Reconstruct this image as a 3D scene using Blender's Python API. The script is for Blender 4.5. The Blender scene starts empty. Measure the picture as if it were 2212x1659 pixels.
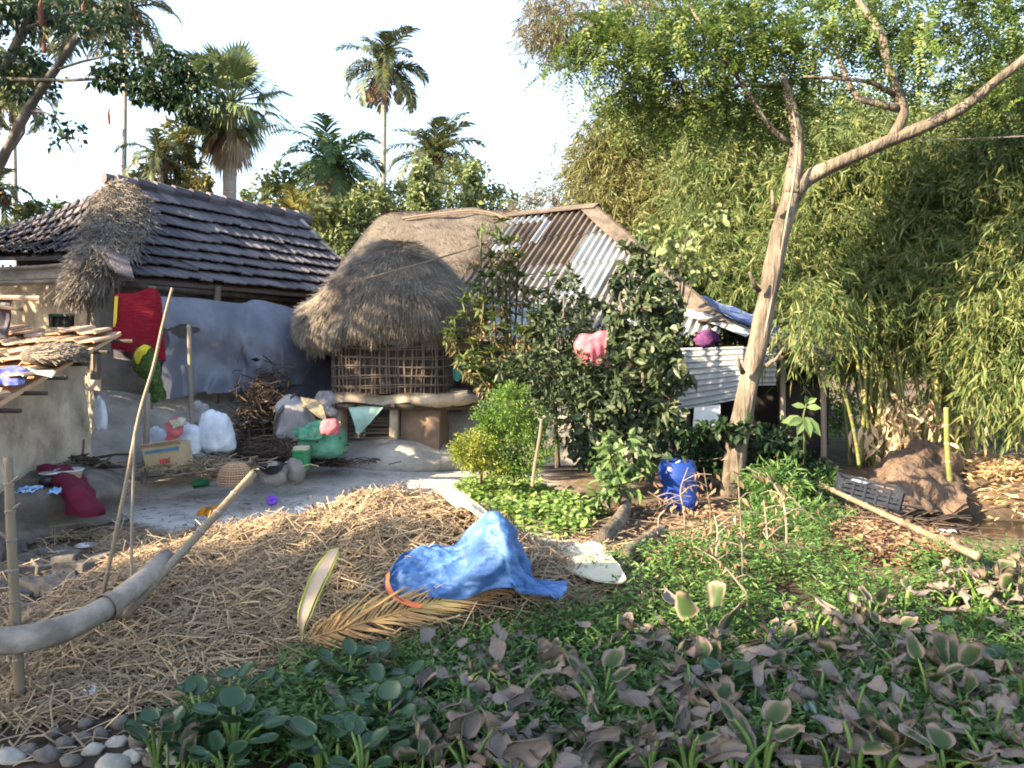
import bpy, math, random
import numpy as np
from mathutils import Vector, noise as mnoise
random.seed(7); rng = np.random.default_rng(7)
S = bpy.context.scene; COL = S.collection; R = math.radians

# ------------------------------------------------------------------ camera
W0, H0, F0, HZ, CAMZ = 2212., 1659., 1671., 760., 1.65     # photograph measured at 2212 x 1659, horizon row 760
PITCH = math.atan((H0/2-HZ)/F0)
cd = bpy.data.cameras.new('camera'); co = bpy.data.objects.new('camera', cd); COL.objects.link(co)
cd.sensor_width = 36; cd.lens = 36*F0/W0; cd.clip_end = 2000; cd.clip_start = .05
co.location = (0, 0, CAMZ); co.rotation_euler = (math.pi/2-PITCH, 0, 0); S.camera = co
# ------------------------------------------------------------------ light
SUN_AZ, SUN_EL = 242., 25.                                   # sun left of and behind the camera, low
wd = bpy.data.worlds.new('World'); S.world = wd; wd.use_nodes = True
nt = wd.node_tree; bg = nt.nodes['Background']
sk = nt.nodes.new('ShaderNodeTexSky'); sk.sky_type = 'NISHITA'; sk.sun_disc = False
sk.sun_elevation = R(SUN_EL); sk.sun_rotation = R(SUN_AZ); sk.air_density = 1.1; sk.dust_density = 1.6; sk.ozone_density = 1.3
hs = nt.nodes.new('ShaderNodeHueSaturation'); hs.inputs['Saturation'].default_value = .85; nt.links.new(sk.outputs[0], hs.inputs['Color']); nt.links.new(hs.outputs[0], bg.inputs[0])   # hazy winter sky
bg.inputs[1].default_value = .10
sl = bpy.data.lights.new('sun', 'SUN'); sl.energy = 4.6; sl.angle = R(.5); sl.color = (1, .79, .52)
so = bpy.data.objects.new('sun', sl); COL.objects.link(so)
sdir = Vector((math.sin(R(SUN_AZ))*math.cos(R(SUN_EL)), math.cos(R(SUN_AZ))*math.cos(R(SUN_EL)), math.sin(R(SUN_EL))))
so.rotation_euler = sdir.to_track_quat('Z', 'Y').to_euler(); so.location = sdir*60
vs = S.view_settings; vs.view_transform = 'Standard'; vs.look = 'None'; vs.gamma = 1; vs.exposure = 2.68; vs.use_curve_mapping = False
S.cycles.filter_width = 1.9; S.cycles.max_bounces = 6; S.cycles.diffuse_bounces = 3; S.cycles.glossy_bounces = 2; S.cycles.transmission_bounces = 3
S.cycles.transparent_max_bounces = 4

# ------------------------------------------------------------------ helpers
def P(u, v, d):
    """world point seen at photo position (u, v) at ground distance d"""
    x, y = (u-W0/2)/F0, -(v-H0/2)/F0
    c, s = math.cos(PITCH), math.sin(PITCH)
    yy = y*s+c; zz = y*c-s
    return np.array((x*d/yy, d, CAMZ+zz*d/yy))
def G(u, v, z=0.):
    a = P(u, v, 1.); k = (z-CAMZ)/(a[2]-CAMZ)
    return np.array((a[0]*k, k, z))
def nrm(a):
    a = np.asarray(a, float); return a/np.maximum(np.linalg.norm(a, axis=-1, keepdims=True), 1e-9)
def N3(p, s=1., o=0.):
    return mnoise.noise(Vector((p[0]*s+o, p[1]*s+o*1.3, p[2]*s-o*.7)))
def spline(pts, n):
    p = np.asarray(pts, float); m = len(p)
    if m < 3:
        t = np.linspace(0, 1, n)[:, None]; return p[0]*(1-t)+p[-1]*t
    q = np.vstack([2*p[0]-p[1], p, 2*p[-1]-p[-2]]); out = []
    for k in np.linspace(0, m-1-1e-9, n):
        i = int(k); t = k-i; a, b, c, d = q[i:i+4]
        out.append(.5*((2*b)+(c-a)*t+(2*a-5*b+4*c-d)*t*t+(3*b-a-3*c+d)*t**3))
    return np.array(out)
def rodr(v, ax, a):
    c, s = math.cos(a), math.sin(a); return v*c+np.cross(ax, v)*s+ax*np.dot(ax, v)*(1-c)

class MB:
    def __init__(s): s.v = []; s.q = []; s.t = []; s.n = 0
    def add(s, V, Q=None, T=None):
        V = np.asarray(V, float).reshape(-1, 3); s.v.append(V)
        if Q is not None and len(Q): s.q.append(np.asarray(Q, int).reshape(-1, 4)+s.n)
        if T is not None and len(T): s.t.append(np.asarray(T, int).reshape(-1, 3)+s.n)
        s.n += len(V); return s
    def box(s, c, size, ax=None, jit=0.):
        """box at c with full sizes; ax = 3 axis vectors"""
        ax = np.eye(3) if ax is None else np.asarray(ax, float); h = np.asarray(size, float)/2
        sg = np.array([(x, y, z) for x in (-1, 1) for y in (-1, 1) for z in (-1, 1)], float)
        V = np.asarray(c, float)+(sg*h)@ax
        if jit: V = V+rng.normal(0, jit, V.shape)
        return s.add(V, [(0, 1, 3, 2), (4, 6, 7, 5), (0, 4, 5, 1), (2, 3, 7, 6), (0, 2, 6, 4), (1, 5, 7, 3)])
    def tube(s, pts, r, n=8, rough=0., cap=True, seed=0.):
        p = np.asarray(pts, float); m = len(p); r = np.broadcast_to(np.asarray(r, float), (m,)) if np.ndim(r) == 0 else np.interp(np.linspace(0, 1, m), np.linspace(0, 1, len(r)), r)
        t = nrm(np.gradient(p, axis=0)); a = np.cross(t[0], (0, 0, 1.))
        if np.linalg.norm(a) < .1: a = np.cross(t[0], (1., 0, 0))
        a = nrm(a); V = []
        for i in range(m):
            a = nrm(a-t[i]*np.dot(a, t[i])); b = np.cross(t[i], a)
            for k in range(n):
                an = 2*math.pi*k/n; dd = a*math.cos(an)+b*math.sin(an); rr = r[i]
                if rough: rr *= 1+rough*N3(p[i]*3+dd*1.3, 1., seed)
                V.append(p[i]+dd*rr)
        Q = [(i*n+k, i*n+(k+1) % n, (i+1)*n+(k+1) % n, (i+1)*n+k) for i in range(m-1) for k in range(n)]
        T = []
        if cap:
            V += [p[0], p[-1]]
            T = [(m*n, (k+1) % n, k) for k in range(n)]+[(m*n+1, (m-1)*n+k, (m-1)*n+(k+1) % n) for k in range(n)]
        return s.add(V, Q, T)
    def grid(s, A, th=0., closed=False):
        """surface through A (m, n, 3), given thickness th"""
        A = np.asarray(A, float); m, n = A.shape[:2]
        idx = np.arange(m*n).reshape(m, n)
        def qs(I): return np.stack([I[:-1, :-1], I[:-1, 1:], I[1:, 1:], I[1:, :-1]], -1).reshape(-1, 4)
        if not th: return s.add(A, qs(idx))
        nn = nrm(np.cross(np.gradient(A, axis=0), np.gradient(A, axis=1)))
        V = np.concatenate([(A+nn*th/2).reshape(-1, 3), (A-nn*th/2).reshape(-1, 3)]); o = m*n
        ring = list(idx[0, :])+list(idx[1:, -1])+list(idx[-1, -2::-1])+list(idx[-2:0:-1, 0])
        E = [(ring[k], ring[(k+1) % len(ring)], ring[(k+1) % len(ring)]+o, ring[k]+o) for k in range(len(ring))]
        return s.add(V, np.vstack([qs(idx), qs(idx)[:, ::-1]+o, np.array(E)]))
    def lathe(s, c, prof, n=24, sq=2., sx=1., sy=1., rough=0., rs=2., seed=0., shear=(0, 0)):
        """profile [(r, z)] about vertical axis at c; sq>2 squares the plan"""
        V = []; m = len(prof); z0, z1 = prof[0][1], prof[-1][1]
        for r, z in prof:
            f = (z-z0)/((z1-z0) or 1)
            for k in range(n):
                a = 2*math.pi*k/n; ca, sa = math.cos(a), math.sin(a)
                w = (abs(ca)**sq+abs(sa)**sq)**(-1./sq); p = np.array((c[0]+r*w*ca*sx+shear[0]*f, c[1]+r*w*sa*sy+shear[1]*f, c[2]+z))
                if rough:
                    d = rough*N3(p, rs, seed); p = p+np.array((ca*d, sa*d, d*.4))
                V.append(p)
        Q = [(i*n+k, i*n+(k+1) % n, (i+1)*n+(k+1) % n, (i+1)*n+k) for i in range(m-1) for k in range(n)]
        V += [np.mean(V[:n], axis=0), np.mean(V[(m-1)*n:m*n], axis=0)]
        T = [(m*n, (k+1) % n, k) for k in range(n)]+[(m*n+1, (m-1)*n+k, (m-1)*n+(k+1) % n) for k in range(n)]
        return s.add(V, Q, T)
    def lump(s, c, r, rough=.15, rs=1.6, seed=0., n=16, m=10, flat=0., fine=0.):
        c = np.asarray(c, float); r = np.asarray(r, float); V = []
        for i in range(m+1):
            th = math.pi*i/m
            for k in range(n):
                ph = 2*math.pi*k/n; d = np.array((math.sin(th)*math.cos(ph), math.sin(th)*math.sin(ph), math.cos(th)))
                w = 1+rough*N3(d, rs, seed)+(fine*N3(d, 6., seed+3) if fine else 0)
                q = d*r*w
                if flat and q[2] < -r[2]*flat: q[2] = -r[2]*flat
                V.append(c+q)
        return s.add(V, [(i*n+k, (i+1)*n+k, (i+1)*n+(k+1) % n, i*n+(k+1) % n) for i in range(m) for k in range(n)])
    def leaves(s, pos, d, L, Wd, n=None, fold=.2, rich=False, droop=0.):
        pos = np.asarray(pos, float); k = len(pos)
        d = nrm(np.broadcast_to(d, (k, 3))); L = np.broadcast_to(L, (k,))[:, None]; Wd = np.broadcast_to(Wd, (k,))[:, None]
        n = rng.normal(size=(k, 3)) if n is None else np.broadcast_to(n, (k, 3))
        sd = nrm(np.cross(d, n)); n = np.cross(sd, d)
        dr = np.zeros((k, 3)); dr[:, 2] = -droop*L[:, 0]
        def at(f, w, sg): return pos+d*L*f+dr*f*f+sd*Wd*w*sg/2+n*Wd*fold*w
        if rich:
            A = np.stack([pos, at(.25, .8, 1), at(.6, 1, 1), pos+d*L+dr, at(.6, 1, -1), at(.25, .8, -1), pos+d*L*.5+dr*.25], 1)
            I = np.arange(k)[:, None]*7
            T = np.concatenate([I+np.array(t) for t in ((0, 6, 1), (1, 6, 2), (2, 6, 3), (3, 6, 4), (4, 6, 5), (5, 6, 0))])
            return s.add(A, None, T)
        A = np.stack([pos, at(.42, 1, 1), pos+d*L+dr, at(.42, 1, -1)], 1); I = np.arange(k)[:, None]*4
        return s.add(A, None, np.concatenate([I+np.array((0, 2, 1)), I+np.array((0, 3, 2))]))
    def straws(s, pos, d, L, w, n=None, arch=0.):
        """flat ridged straws: 6 vertices each"""
        pos = np.asarray(pos, float); k = len(pos); d = nrm(np.broadcast_to(d, (k, 3)))
        L = np.broadcast_to(L, (k,))[:, None]; w = np.broadcast_to(w, (k,))[:, None]
        n = rng.normal(size=(k, 3)) if n is None else np.broadcast_to(n, (k, 3))
        sd = nrm(np.cross(d, n)); n = np.cross(sd, d)
        a, m, b = pos, pos+d*L*.5+n*arch*L, pos+d*L
        A = np.stack([a+sd*w/2, a+n*w*.4, a-sd*w/2, m+sd*w/2, m+n*w*.4, m-sd*w/2, b+sd*w/2, b+n*w*.4, b-sd*w/2], 1); I = np.arange(k)[:, None]*9
        Q = np.concatenate([I+np.array(t) for t in ((0, 1, 4, 3), (1, 2, 5, 4), (3, 4, 7, 6), (4, 5, 8, 7))])
        return s.add(A, Q)
    def build(s, name, mat, parent=None, smooth=False, loc=None, kind=None, base=None):
        V = np.concatenate(s.v)
        if parent is None:
            if base is None:
                lo, hi = V.min(0), V.max(0); base = np.array(((lo[0]+hi[0])/2, (lo[1]+hi[1])/2, lo[2]))
        else: base = np.array(ROOT[parent.name])
        V = V-base
        me = bpy.data.meshes.new(name); q = np.concatenate(s.q) if s.q else np.zeros((0, 4), int); t = np.concatenate(s.t) if s.t else np.zeros((0, 3), int)
        me.vertices.add(len(V)); me.vertices.foreach_set('co', V.ravel().astype(np.float32))
        li = np.concatenate([q.ravel(), t.ravel()]).astype(np.int32); me.loops.add(len(li)); me.loops.foreach_set('vertex_index', li)
        ls = np.concatenate([np.arange(len(q))*4, len(q)*4+np.arange(len(t))*3]).astype(np.int32)
        me.polygons.add(len(ls)); me.polygons.foreach_set('loop_start', ls)
        me.polygons.foreach_set('use_smooth', np.full(len(ls), bool(smooth))); me.update(calc_edges=True); me.validate()
        for m in (mat if isinstance(mat, (list, tuple)) else [mat]): me.materials.append(m)
        o = bpy.data.objects.new(name, me); COL.objects.link(o)
        if parent is None: o.location = base
        else: o.parent = parent
        ROOT[o.name] = tuple(base)
        if kind: o['kind'] = kind
        return o
ROOT = {}
def tag(o, label, cat, group=None, kind=None):
    o['label'] = label; o['category'] = cat
    if group: o['group'] = group
    if kind: o['kind'] = kind
    return o
def thing(name, label, cat, loc, group=None):
    o = bpy.data.objects.new(name, None); COL.objects.link(o); o.location = tuple(loc); o.empty_display_size = .1
    ROOT[o.name] = tuple(loc); return tag(o, label, cat, group)
def dup(root, loc, rz=0., sc=1., label=None, rot=None):
    r = root.copy(); COL.objects.link(r); r.location = loc; r.rotation_euler = rot or (0, 0, rz); r.scale = (sc, sc, sc)
    if label: r['label'] = label
    for ch in root.children:
        c = ch.copy(); COL.objects.link(c); c.parent = r
        for g in ch.children:
            e = g.copy(); COL.objects.link(e); e.parent = c
    return r

def mat(name, cols, src='noise', scale=4., rough=.85, bump=0., bs=30., transl=0., metal=0., spec=.25, stretch=None, dist=.02, mixn=.0, detail=6, back=None, var=None):
    m = bpy.data.materials.new(name); m.use_nodes = True; nt = m.node_tree; b = nt.nodes['Principled BSDF']; L = nt.links.new
    b.inputs['Roughness'].default_value = rough; b.inputs['Metallic'].default_value = metal; b.inputs['Specular IOR Level'].default_value = spec
    tc = nt.nodes.new('ShaderNodeTexCoord'); mp = nt.nodes.new('ShaderNodeMapping'); L(tc.outputs['Object'], mp.inputs[0])
    if stretch: mp.inputs['Scale'].default_value = stretch
    nz = nt.nodes.new('ShaderNodeTexNoise'); nz.inputs['Scale'].default_value = scale; nz.inputs['Detail'].default_value = detail; nz.inputs['Roughness'].default_value = .62; L(mp.outputs[0], nz.inputs['Vector'])
    cr = nt.nodes.new('ShaderNodeValToRGB'); el = cr.color_ramp.elements
    lo, hi = (0., 1.) if src == 'island' else (.3, .7)
    for i, c in enumerate(cols):
        p = lo+(hi-lo)*i/max(len(cols)-1, 1)
        e = el[i] if i < 2 else el.new(p)
        e.position = p; e.color = (*c, 1)
    lv = None
    if var:
        v1 = nt.nodes.new('ShaderNodeTexNoise'); v1.inputs['Scale'].default_value = var[1]; v1.inputs['Detail'].default_value = 8; v1.inputs['Roughness'].default_value = .7; L(tc.outputs['Object'], v1.inputs['Vector'])
        r1 = nt.nodes.new('ShaderNodeMapRange'); r1.inputs[1].default_value = .34; r1.inputs[2].default_value = .66; r1.inputs[3].default_value = 1-var[0]; r1.inputs[4].default_value = 1+var[0]*.5; L(v1.outputs[0], r1.inputs[0]); lv = r1.outputs[0]
    if src == 'island':
        ge = nt.nodes.new('ShaderNodeNewGeometry'); f = ge.outputs['Random Per Island']
        if mixn:
            mm = nt.nodes.new('ShaderNodeMix'); mm.inputs[0].default_value = mixn; L(f, mm.inputs[2]); L(nz.outputs[0], mm.inputs[3]); f = mm.outputs[0]
        L(f, cr.inputs[0])
    else: L(nz.outputs[0], cr.inputs[0])
    col = cr.outputs[0]
    if lv:
        mu = nt.nodes.new('ShaderNodeMix'); mu.data_type = 'RGBA'; mu.blend_type = 'MULTIPLY'; mu.inputs[0].default_value = 1; L(col, mu.inputs[6]); L(lv, mu.inputs[7]); col = mu.outputs[2]
    L(col, b.inputs['Base Color'])
    if bump:
        bz = nt.nodes.new('ShaderNodeTexNoise'); bz.inputs['Scale'].default_value = bs; bz.inputs['Detail'].default_value = 5; L(mp.outputs[0], bz.inputs['Vector'])
        bp = nt.nodes.new('ShaderNodeBump'); bp.inputs['Strength'].default_value = bump; bp.inputs['Distance'].default_value = dist; L(bz.outputs[0], bp.inputs['Height']); L(bp.outputs[0], b.inputs['Normal'])
    if transl:
        tr = nt.nodes.new('ShaderNodeBsdfTranslucent'); mx = nt.nodes.new('ShaderNodeMixShader'); mx.inputs[0].default_value = transl
        L(col, tr.inputs[0]); L(b.outputs[0], mx.inputs[1]); L(tr.outputs[0], mx.inputs[2]); L(mx.outputs[0], nt.nodes['Material Output'].inputs[0])
    return m
def leafmat(name, cols, transl=.35, rough=.5, spec=.35): return mat(name, cols, 'island', scale=1.2, rough=rough, transl=transl, spec=spec, mixn=.35)
def patch(rows, nu, nv, wr=0., ws=6., seed=0.):
    """smooth sheet through rows of (u, v, d) photo positions"""
    R_ = np.array([spline([P(*p) for p in r], nu) for r in rows]); A = np.stack([spline(R_[:, j], nv) for j in range(nu)], 1)
    if wr:
        nn = nrm(np.cross(np.gradient(A, axis=0), np.gradient(A, axis=1)))
        for i in range(nv):
            for j in range(nu): A[i, j] += nn[i, j]*wr*(N3(A[i, j], ws, seed)+.5*N3(A[i, j], ws*2.3, seed+5))
    return A

# ------------------------------------------------------------------ materials
M = {}
M['mud'] = mat('mud_wall', [(.27, .22, .17), (.36, .30, .23), (.43, .36, .28)], scale=2.2, bump=.9, bs=11, var=(.45, 1.1), dist=.03)
M['mudgrey'] = mat('grey_mud', [(.24, .22, .20), (.31, .29, .26), (.38, .35, .31)], scale=2.5, bump=.9, bs=10, var=(.45, .9), dist=.03)
M['muddark'] = mat('dark_mud', [(.07, .06, .05), (.12, .105, .09), (.19, .165, .14)], scale=4, bump=.6, bs=18)
M['brownmud'] = mat('brown_mud', [(.12, .08, .06), (.17, .12, .09), (.22, .16, .12)], scale=3, bump=.7, bs=14, var=(.4, 1.3))
M['tile'] = mat('old_clay_tile', [(0.034, 0.032, 0.038), (0.06, 0.056, 0.066), (0.088, 0.08, 0.088), (0.118, 0.108, 0.118), (0.17, 0.1, 0.085)], 'island', rough=.8, bump=.5, bs=40, mixn=.4, scale=9)
M['tilered'] = mat('bright_clay_tile', [(.16, .10, .07), (.36, .22, .14), (.48, .31, .20), (.55, .38, .26), (.30, .20, .14)], 'island', rough=.85, bump=.5, bs=40, mixn=.3, scale=9)
M['thatch'] = mat('grey_thatch', [(0.13, 0.115, 0.1), (0.185, 0.162, 0.14), (0.235, 0.205, 0.172), (0.3, 0.25, 0.195)], 'island', rough=.9, mixn=.5, scale=1.6, var=(.45, 1.5))
M['thatchbase'] = mat('thatch_underlay', [(.06, .052, .045), (.11, .095, .08)], scale=5, bump=.9, bs=30)
M['straw'] = mat('straw', [(0.055, 0.04, 0.028), (0.14, 0.1, 0.068), (0.24, 0.18, 0.12), (0.34, 0.26, 0.165), (0.46, 0.355, 0.22)], 'island', rough=.75, mixn=.3, scale=1.5)
M['strawbase'] = mat('old_straw_gap_dark', [(0.022, 0.016, 0.012), (0.06, 0.043, 0.03)], scale=9, bump=1, bs=40)  # old straw underneath, darkened to read as shaded gaps between straws
M['bamboo'] = mat('dry_bamboo', [(0.11, 0.085, 0.06), (0.165, 0.132, 0.092), (0.22, 0.18, 0.125)], scale=3, rough=.55, bump=.15, bs=30, stretch=(1, 1, .3))
M['slat'] = mat('bamboo_slat', [(0.08, 0.06, 0.05), (0.14, 0.11, 0.088), (0.22, 0.175, 0.14)], 'island', rough=.8, mixn=.4, scale=8)
M['wood'] = mat('weathered_wood', [(.12, .10, .085), (.20, .165, .135), (.27, .225, .18)], scale=5, bump=.5, bs=30, stretch=(1, 1, .25))
M['log'] = mat('smooth_grey_log', [(.17, .145, .12), (.25, .215, .18), (.32, .28, .235)], scale=5, bump=.8, bs=16, var=(.45, 3.))
M['hipcap'] = mat('brown_ridge_sheet', [(.06, .048, .04), (.10, .082, .068), (.145, .12, .10)], scale=5, rough=.8, bump=.3, bs=20, var=(.3, 3.))
M['darkwood'] = mat('dark_wood', [(.03, .025, .02), (.06, .048, .04), (.09, .07, .055)], scale=5, bump=.4, bs=30)
M['dark'] = mat('sooty_shaded_inside', [(.010, .009, .009), (.022, .02, .018)], scale=3)  # near black: soot, and painted shade of interiors, openings and eaves
M['bark'] = mat('pale_bark', [(0.055, 0.046, 0.038), (0.105, 0.087, 0.07), (0.16, 0.135, 0.108), (0.21, 0.177, 0.142)], scale=7, bump=1, bs=20, stretch=(1, 1, .16), dist=.05, var=(.5, 2.6))  # pale bark, mottled darker for patches of shade on the trunk
M['barkd'] = mat('grey_bark', [(0.045, 0.04, 0.034), (0.085, 0.073, 0.06), (0.135, 0.115, 0.095)], scale=6, bump=.8, bs=20, stretch=(1, 1, .3))
M['barkpalm'] = mat('palm_trunk', [(.17, .15, .13), (.27, .235, .20), (.36, .315, .265)], scale=6, bump=.8, bs=8, stretch=(.4, .4, 5))
M['stem'] = mat('green_stem', [(0.05, 0.06, 0.025), (0.09, 0.1, 0.045)], scale=6)
M['tin_lt'] = mat('pale_zinc_sheet', [(0.24, 0.255, 0.28), (0.32, 0.34, 0.36), (0.41, 0.42, 0.43)], scale=3, rough=.45, metal=.35, stretch=(1, 1, .4))
M['tin_md'] = mat('weathered_zinc_sheet', [(0.1, 0.1, 0.105), (0.16, 0.16, 0.16), (0.22, 0.215, 0.21)], scale=3, rough=.6, metal=.2, stretch=(1, 1, .4))
M['tin_rs'] = mat('rusty_zinc_sheet', [(0.05, 0.042, 0.038), (0.085, 0.07, 0.06), (0.12, 0.095, 0.08)], scale=3, rough=.75, metal=.1, stretch=(1, 1, .4))
M['tin_dk'] = mat('blackened_shaded_zinc', [(.03, .03, .033), (.06, .058, .058), (.09, .085, .08)], scale=3, rough=.7, stretch=(1, 1, .4))  # blackened sheets; also the painted shade of the far hip slope
M['plastic'] = mat('grey_plastic_sheet', [(0.125, 0.135, 0.185), (0.165, 0.18, 0.24), (0.215, 0.235, 0.3)], scale=2.6, rough=.4, bump=.5, bs=9, transl=.2, spec=.4, var=(.12, 1.4))
M['darktarp'] = mat('dark_tarp', [(.035, .034, .048), (.06, .058, .075)], scale=3, rough=.6, bump=.3, bs=8)
M['tarp'] = mat('blue_tarpaulin', [(0.025, 0.075, 0.2), (0.04, 0.105, 0.27), (0.06, 0.145, 0.34), (0.13, 0.24, 0.44)], scale=4, rough=.55, bump=.5, bs=22, spec=.3, var=(.25, 3.))
M['orange'] = mat('orange_hem', [(.50, .13, .05), (.62, .19, .09)], scale=6)
M['drum'] = mat('blue_plastic_drum', [(0.008, 0.03, 0.17), (0.014, 0.052, 0.27)], scale=3, rough=.32, spec=.5, bump=.05)
M['red'] = mat('red_blanket', [(.20, .006, .018), (.29, .011, .028)], scale=6, rough=.95, bump=1, bs=9, stretch=(1, 1, 9), dist=.05)
M['maroon'] = mat('maroon_cloth', [(0.075, 0.006, 0.02), (0.13, 0.012, 0.034)], scale=5, rough=.85, bump=.3, bs=12)
M['yellow'] = mat('yellow_cloth', [(.52, .42, .03), (.62, .50, .06)], scale=20)
M['greencl'] = mat('green_cloth', [(.015, .03, .008), (.035, .07, .018), (.10, .15, .03)], scale=26, rough=.9)
M['pink'] = mat('pink_cloth', [(0.4, 0.085, 0.11), (0.5, 0.13, 0.16)], scale=5, rough=.85, bump=.3, bs=14)
M['purple'] = mat('purple_cloth', [(0.02, 0.01, 0.03), (0.07, 0.02, 0.09), (0.13, 0.035, 0.08)], scale=12, rough=.85)
M['cream'] = mat('cream_sack', [(0.33, 0.3, 0.21), (0.42, 0.39, 0.29), (0.48, 0.46, 0.36)], scale=4, rough=.9, bump=.4, bs=50)
M['white'] = mat('white_sack', [(.36, .40, .48), (.52, .56, .63), (.62, .65, .69)], scale=5, rough=.7, bump=.6, bs=14, dist=.02, var=(.15, 4.))
M['greysack'] = mat('grey_sack', [(.17, .16, .17), (.27, .26, .27), (.36, .34, .35)], scale=4, rough=.75, bump=.6, bs=9)
M['greensack'] = mat('green_sack', [(.035, .15, .095), (.075, .24, .155), (.16, .38, .27)], scale=4, rough=.65, bump=.6, bs=9)
M['mint'] = mat('mint_cloth', [(.24, .38, .33), (.36, .50, .45)], scale=6, rough=.85, bump=.3, bs=16)
M['teal'] = mat('teal_cloth', [(.04, .22, .20), (.09, .32, .28)], scale=6, rough=.8)
M['bucket'] = mat('green_plastic', [(.012, .15, .06), (.022, .22, .09)], scale=5, rough=.4, spec=.45)
M['violet'] = mat('violet_plastic', [(.14, .05, .40), (.20, .085, .52)], scale=5, rough=.45)
M['black'] = mat('black_iron', [(.008, .009, .012), (.02, .021, .025)], scale=4, rough=.35, spec=.5)
M['crate'] = mat('dark_crate_plastic', [(.012, .016, .028), (.03, .036, .05)], scale=4, rough=.45)
M['steel'] = mat('steel_plate', [(.55, .56, .58), (.66, .67, .69)], scale=4, rough=.28, metal=.85)
M['card'] = mat('cardboard', [(.38, .28, .17), (.47, .36, .23)], scale=5, rough=.9)
M['ink'] = mat('blue_ink', [(.06, .16, .28), (.10, .22, .35)], scale=20)
M['redink'] = mat('red_ink', [(.55, .05, .04), (.62, .09, .07)], scale=20)
M['basket'] = mat('wicker', [(.25, .15, .085), (.36, .23, .14), (.44, .30, .19)], 'island', rough=.85, mixn=.4, scale=20)
M['stone'] = mat('rubble', [(0.06, 0.055, 0.052), (0.11, 0.1, 0.092), (0.17, 0.155, 0.14)], scale=5, bump=.7, bs=16)
M['shell'] = mat('pale_stone', [(0.19, 0.185, 0.165), (0.28, 0.265, 0.235), (0.36, 0.345, 0.305)], scale=6, bump=.4, bs=20)
M['wrap'] = mat('crinkled_wrapper', [(.60, .60, .62), (.62, .50, .08), (.55, .16, .04)], scale=14, rough=.4, bump=.6, bs=30)
M['whitep'] = mat('white_plastic', [(.68, .70, .74), (.76, .77, .79)], scale=6, rough=.4, bump=.3, bs=20)
M['bluep'] = mat('blue_wrapper', [(.05, .18, .55), (.25, .45, .75), (.6, .66, .72)], scale=12, rough=.4)
M['hyd'] = mat('withered_hyacinth', [(0.07, 0.075, 0.05), (0.105, 0.083, 0.07), (0.155, 0.128, 0.112), (0.205, 0.175, 0.155), (0.27, 0.215, 0.17), (0.17, 0.115, 0.08)], 'island', scale=7, rough=.8, transl=.2, mixn=.45, bump=.4, bs=25, spec=.15)
M['hyg'] = mat('green_hyacinth', [(0.016, 0.045, 0.018), (0.03, 0.072, 0.03), (0.05, 0.105, 0.045)], 'island', scale=9, rough=.28, transl=.25, mixn=.4, spec=.5)
M['hyh'] = mat('half_withered_hyacinth', [(0.2, 0.16, 0.135), (0.1, 0.1, 0.06), (0.045, 0.075, 0.028)], 'noise', scale=13, rough=.6, transl=.25)
m = M['hyh']; nt = m.node_tree; cr_ = [n for n in nt.nodes if n.type == 'VALTORGB'][0]; nz_ = cr_.inputs[0].links[0].from_socket
a_ = nt.nodes.new('ShaderNodeAttribute'); a_.attribute_name = 'rim'; s_ = nt.nodes.new('ShaderNodeMath'); s_.operation = 'MULTIPLY_ADD'; s_.inputs[1].default_value = .55; nt.links.new(nz_, s_.inputs[0]); nt.links.new(a_.outputs['Fac'], s_.inputs[2]); nt.links.new(s_.outputs[0], cr_.inputs[0])
for i_, (p_, c_) in enumerate(((.42, (.035, .065, .022, 1)), (.66, (.085, .095, .045, 1)), (.86, (.22, .175, .14, 1)))): cr_.color_ramp.elements[i_].position = p_; cr_.color_ramp.elements[i_].color = c_
M['needley'] = leafmat('yellow_lit_fine_leaf', [(.06, .10, .018), (.12, .17, .025), (.22, .24, .035), (.33, .30, .05)], .3)  # yellow-lit version of the fine green leaf, sunlight put into its colour
M['stalk'] = mat('hyacinth_stalk', [(.07, .13, .03), (.11, .17, .045)], scale=6, rough=.5)
M['weed'] = leafmat('weed_leaf', [(0.032, 0.08, 0.023), (0.052, 0.125, 0.032), (0.095, 0.18, 0.046), (0.165, 0.26, 0.075)])
M['cover'] = leafmat('pale_ground_cover', [(0.05, 0.13, 0.025), (0.105, 0.2, 0.042), (0.19, 0.27, 0.08), (0.29, 0.34, 0.16)])
M['bam'] = leafmat('bamboo_leaf', [(0.022, 0.052, 0.02), (0.043, 0.092, 0.03), (0.082, 0.128, 0.042), (0.135, 0.17, 0.056), (0.2, 0.205, 0.075), (0.28, 0.215, 0.095)], .42)
M['bamfar'] = leafmat('far_bamboo_leaf', [(0.06, 0.075, 0.027), (0.1, 0.11, 0.038), (0.15, 0.145, 0.05), (0.21, 0.165, 0.06)])
M['bamdry'] = leafmat('dry_bamboo_leaf', [(.34, .22, .12), (.46, .31, .17), (.56, .41, .25)], transl=.2)
M['culm'] = mat('bamboo_culm', [(0.075, 0.095, 0.028), (0.13, 0.14, 0.045), (0.19, 0.175, 0.075)], scale=3, rough=.4)
M['sheath'] = mat('papery_culm_sheath', [(.42, .29, .17), (.55, .41, .26), (.62, .49, .33)], 'island', rough=.8, mixn=.4)
M['feather'] = leafmat('feathery_leaf', [(0.018, 0.05, 0.014), (0.04, 0.088, 0.02), (0.078, 0.13, 0.028), (0.14, 0.175, 0.042), (0.23, 0.22, 0.058)])
M['dkleaf'] = leafmat('dark_leaf', [(0.009, 0.024, 0.01), (0.018, 0.042, 0.015), (0.034, 0.066, 0.024)])
M['mango'] = leafmat('olive_leaf', [(.035, .06, .02), (.07, .10, .03), (.11, .14, .045), (.17, .18, .07)])
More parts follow.
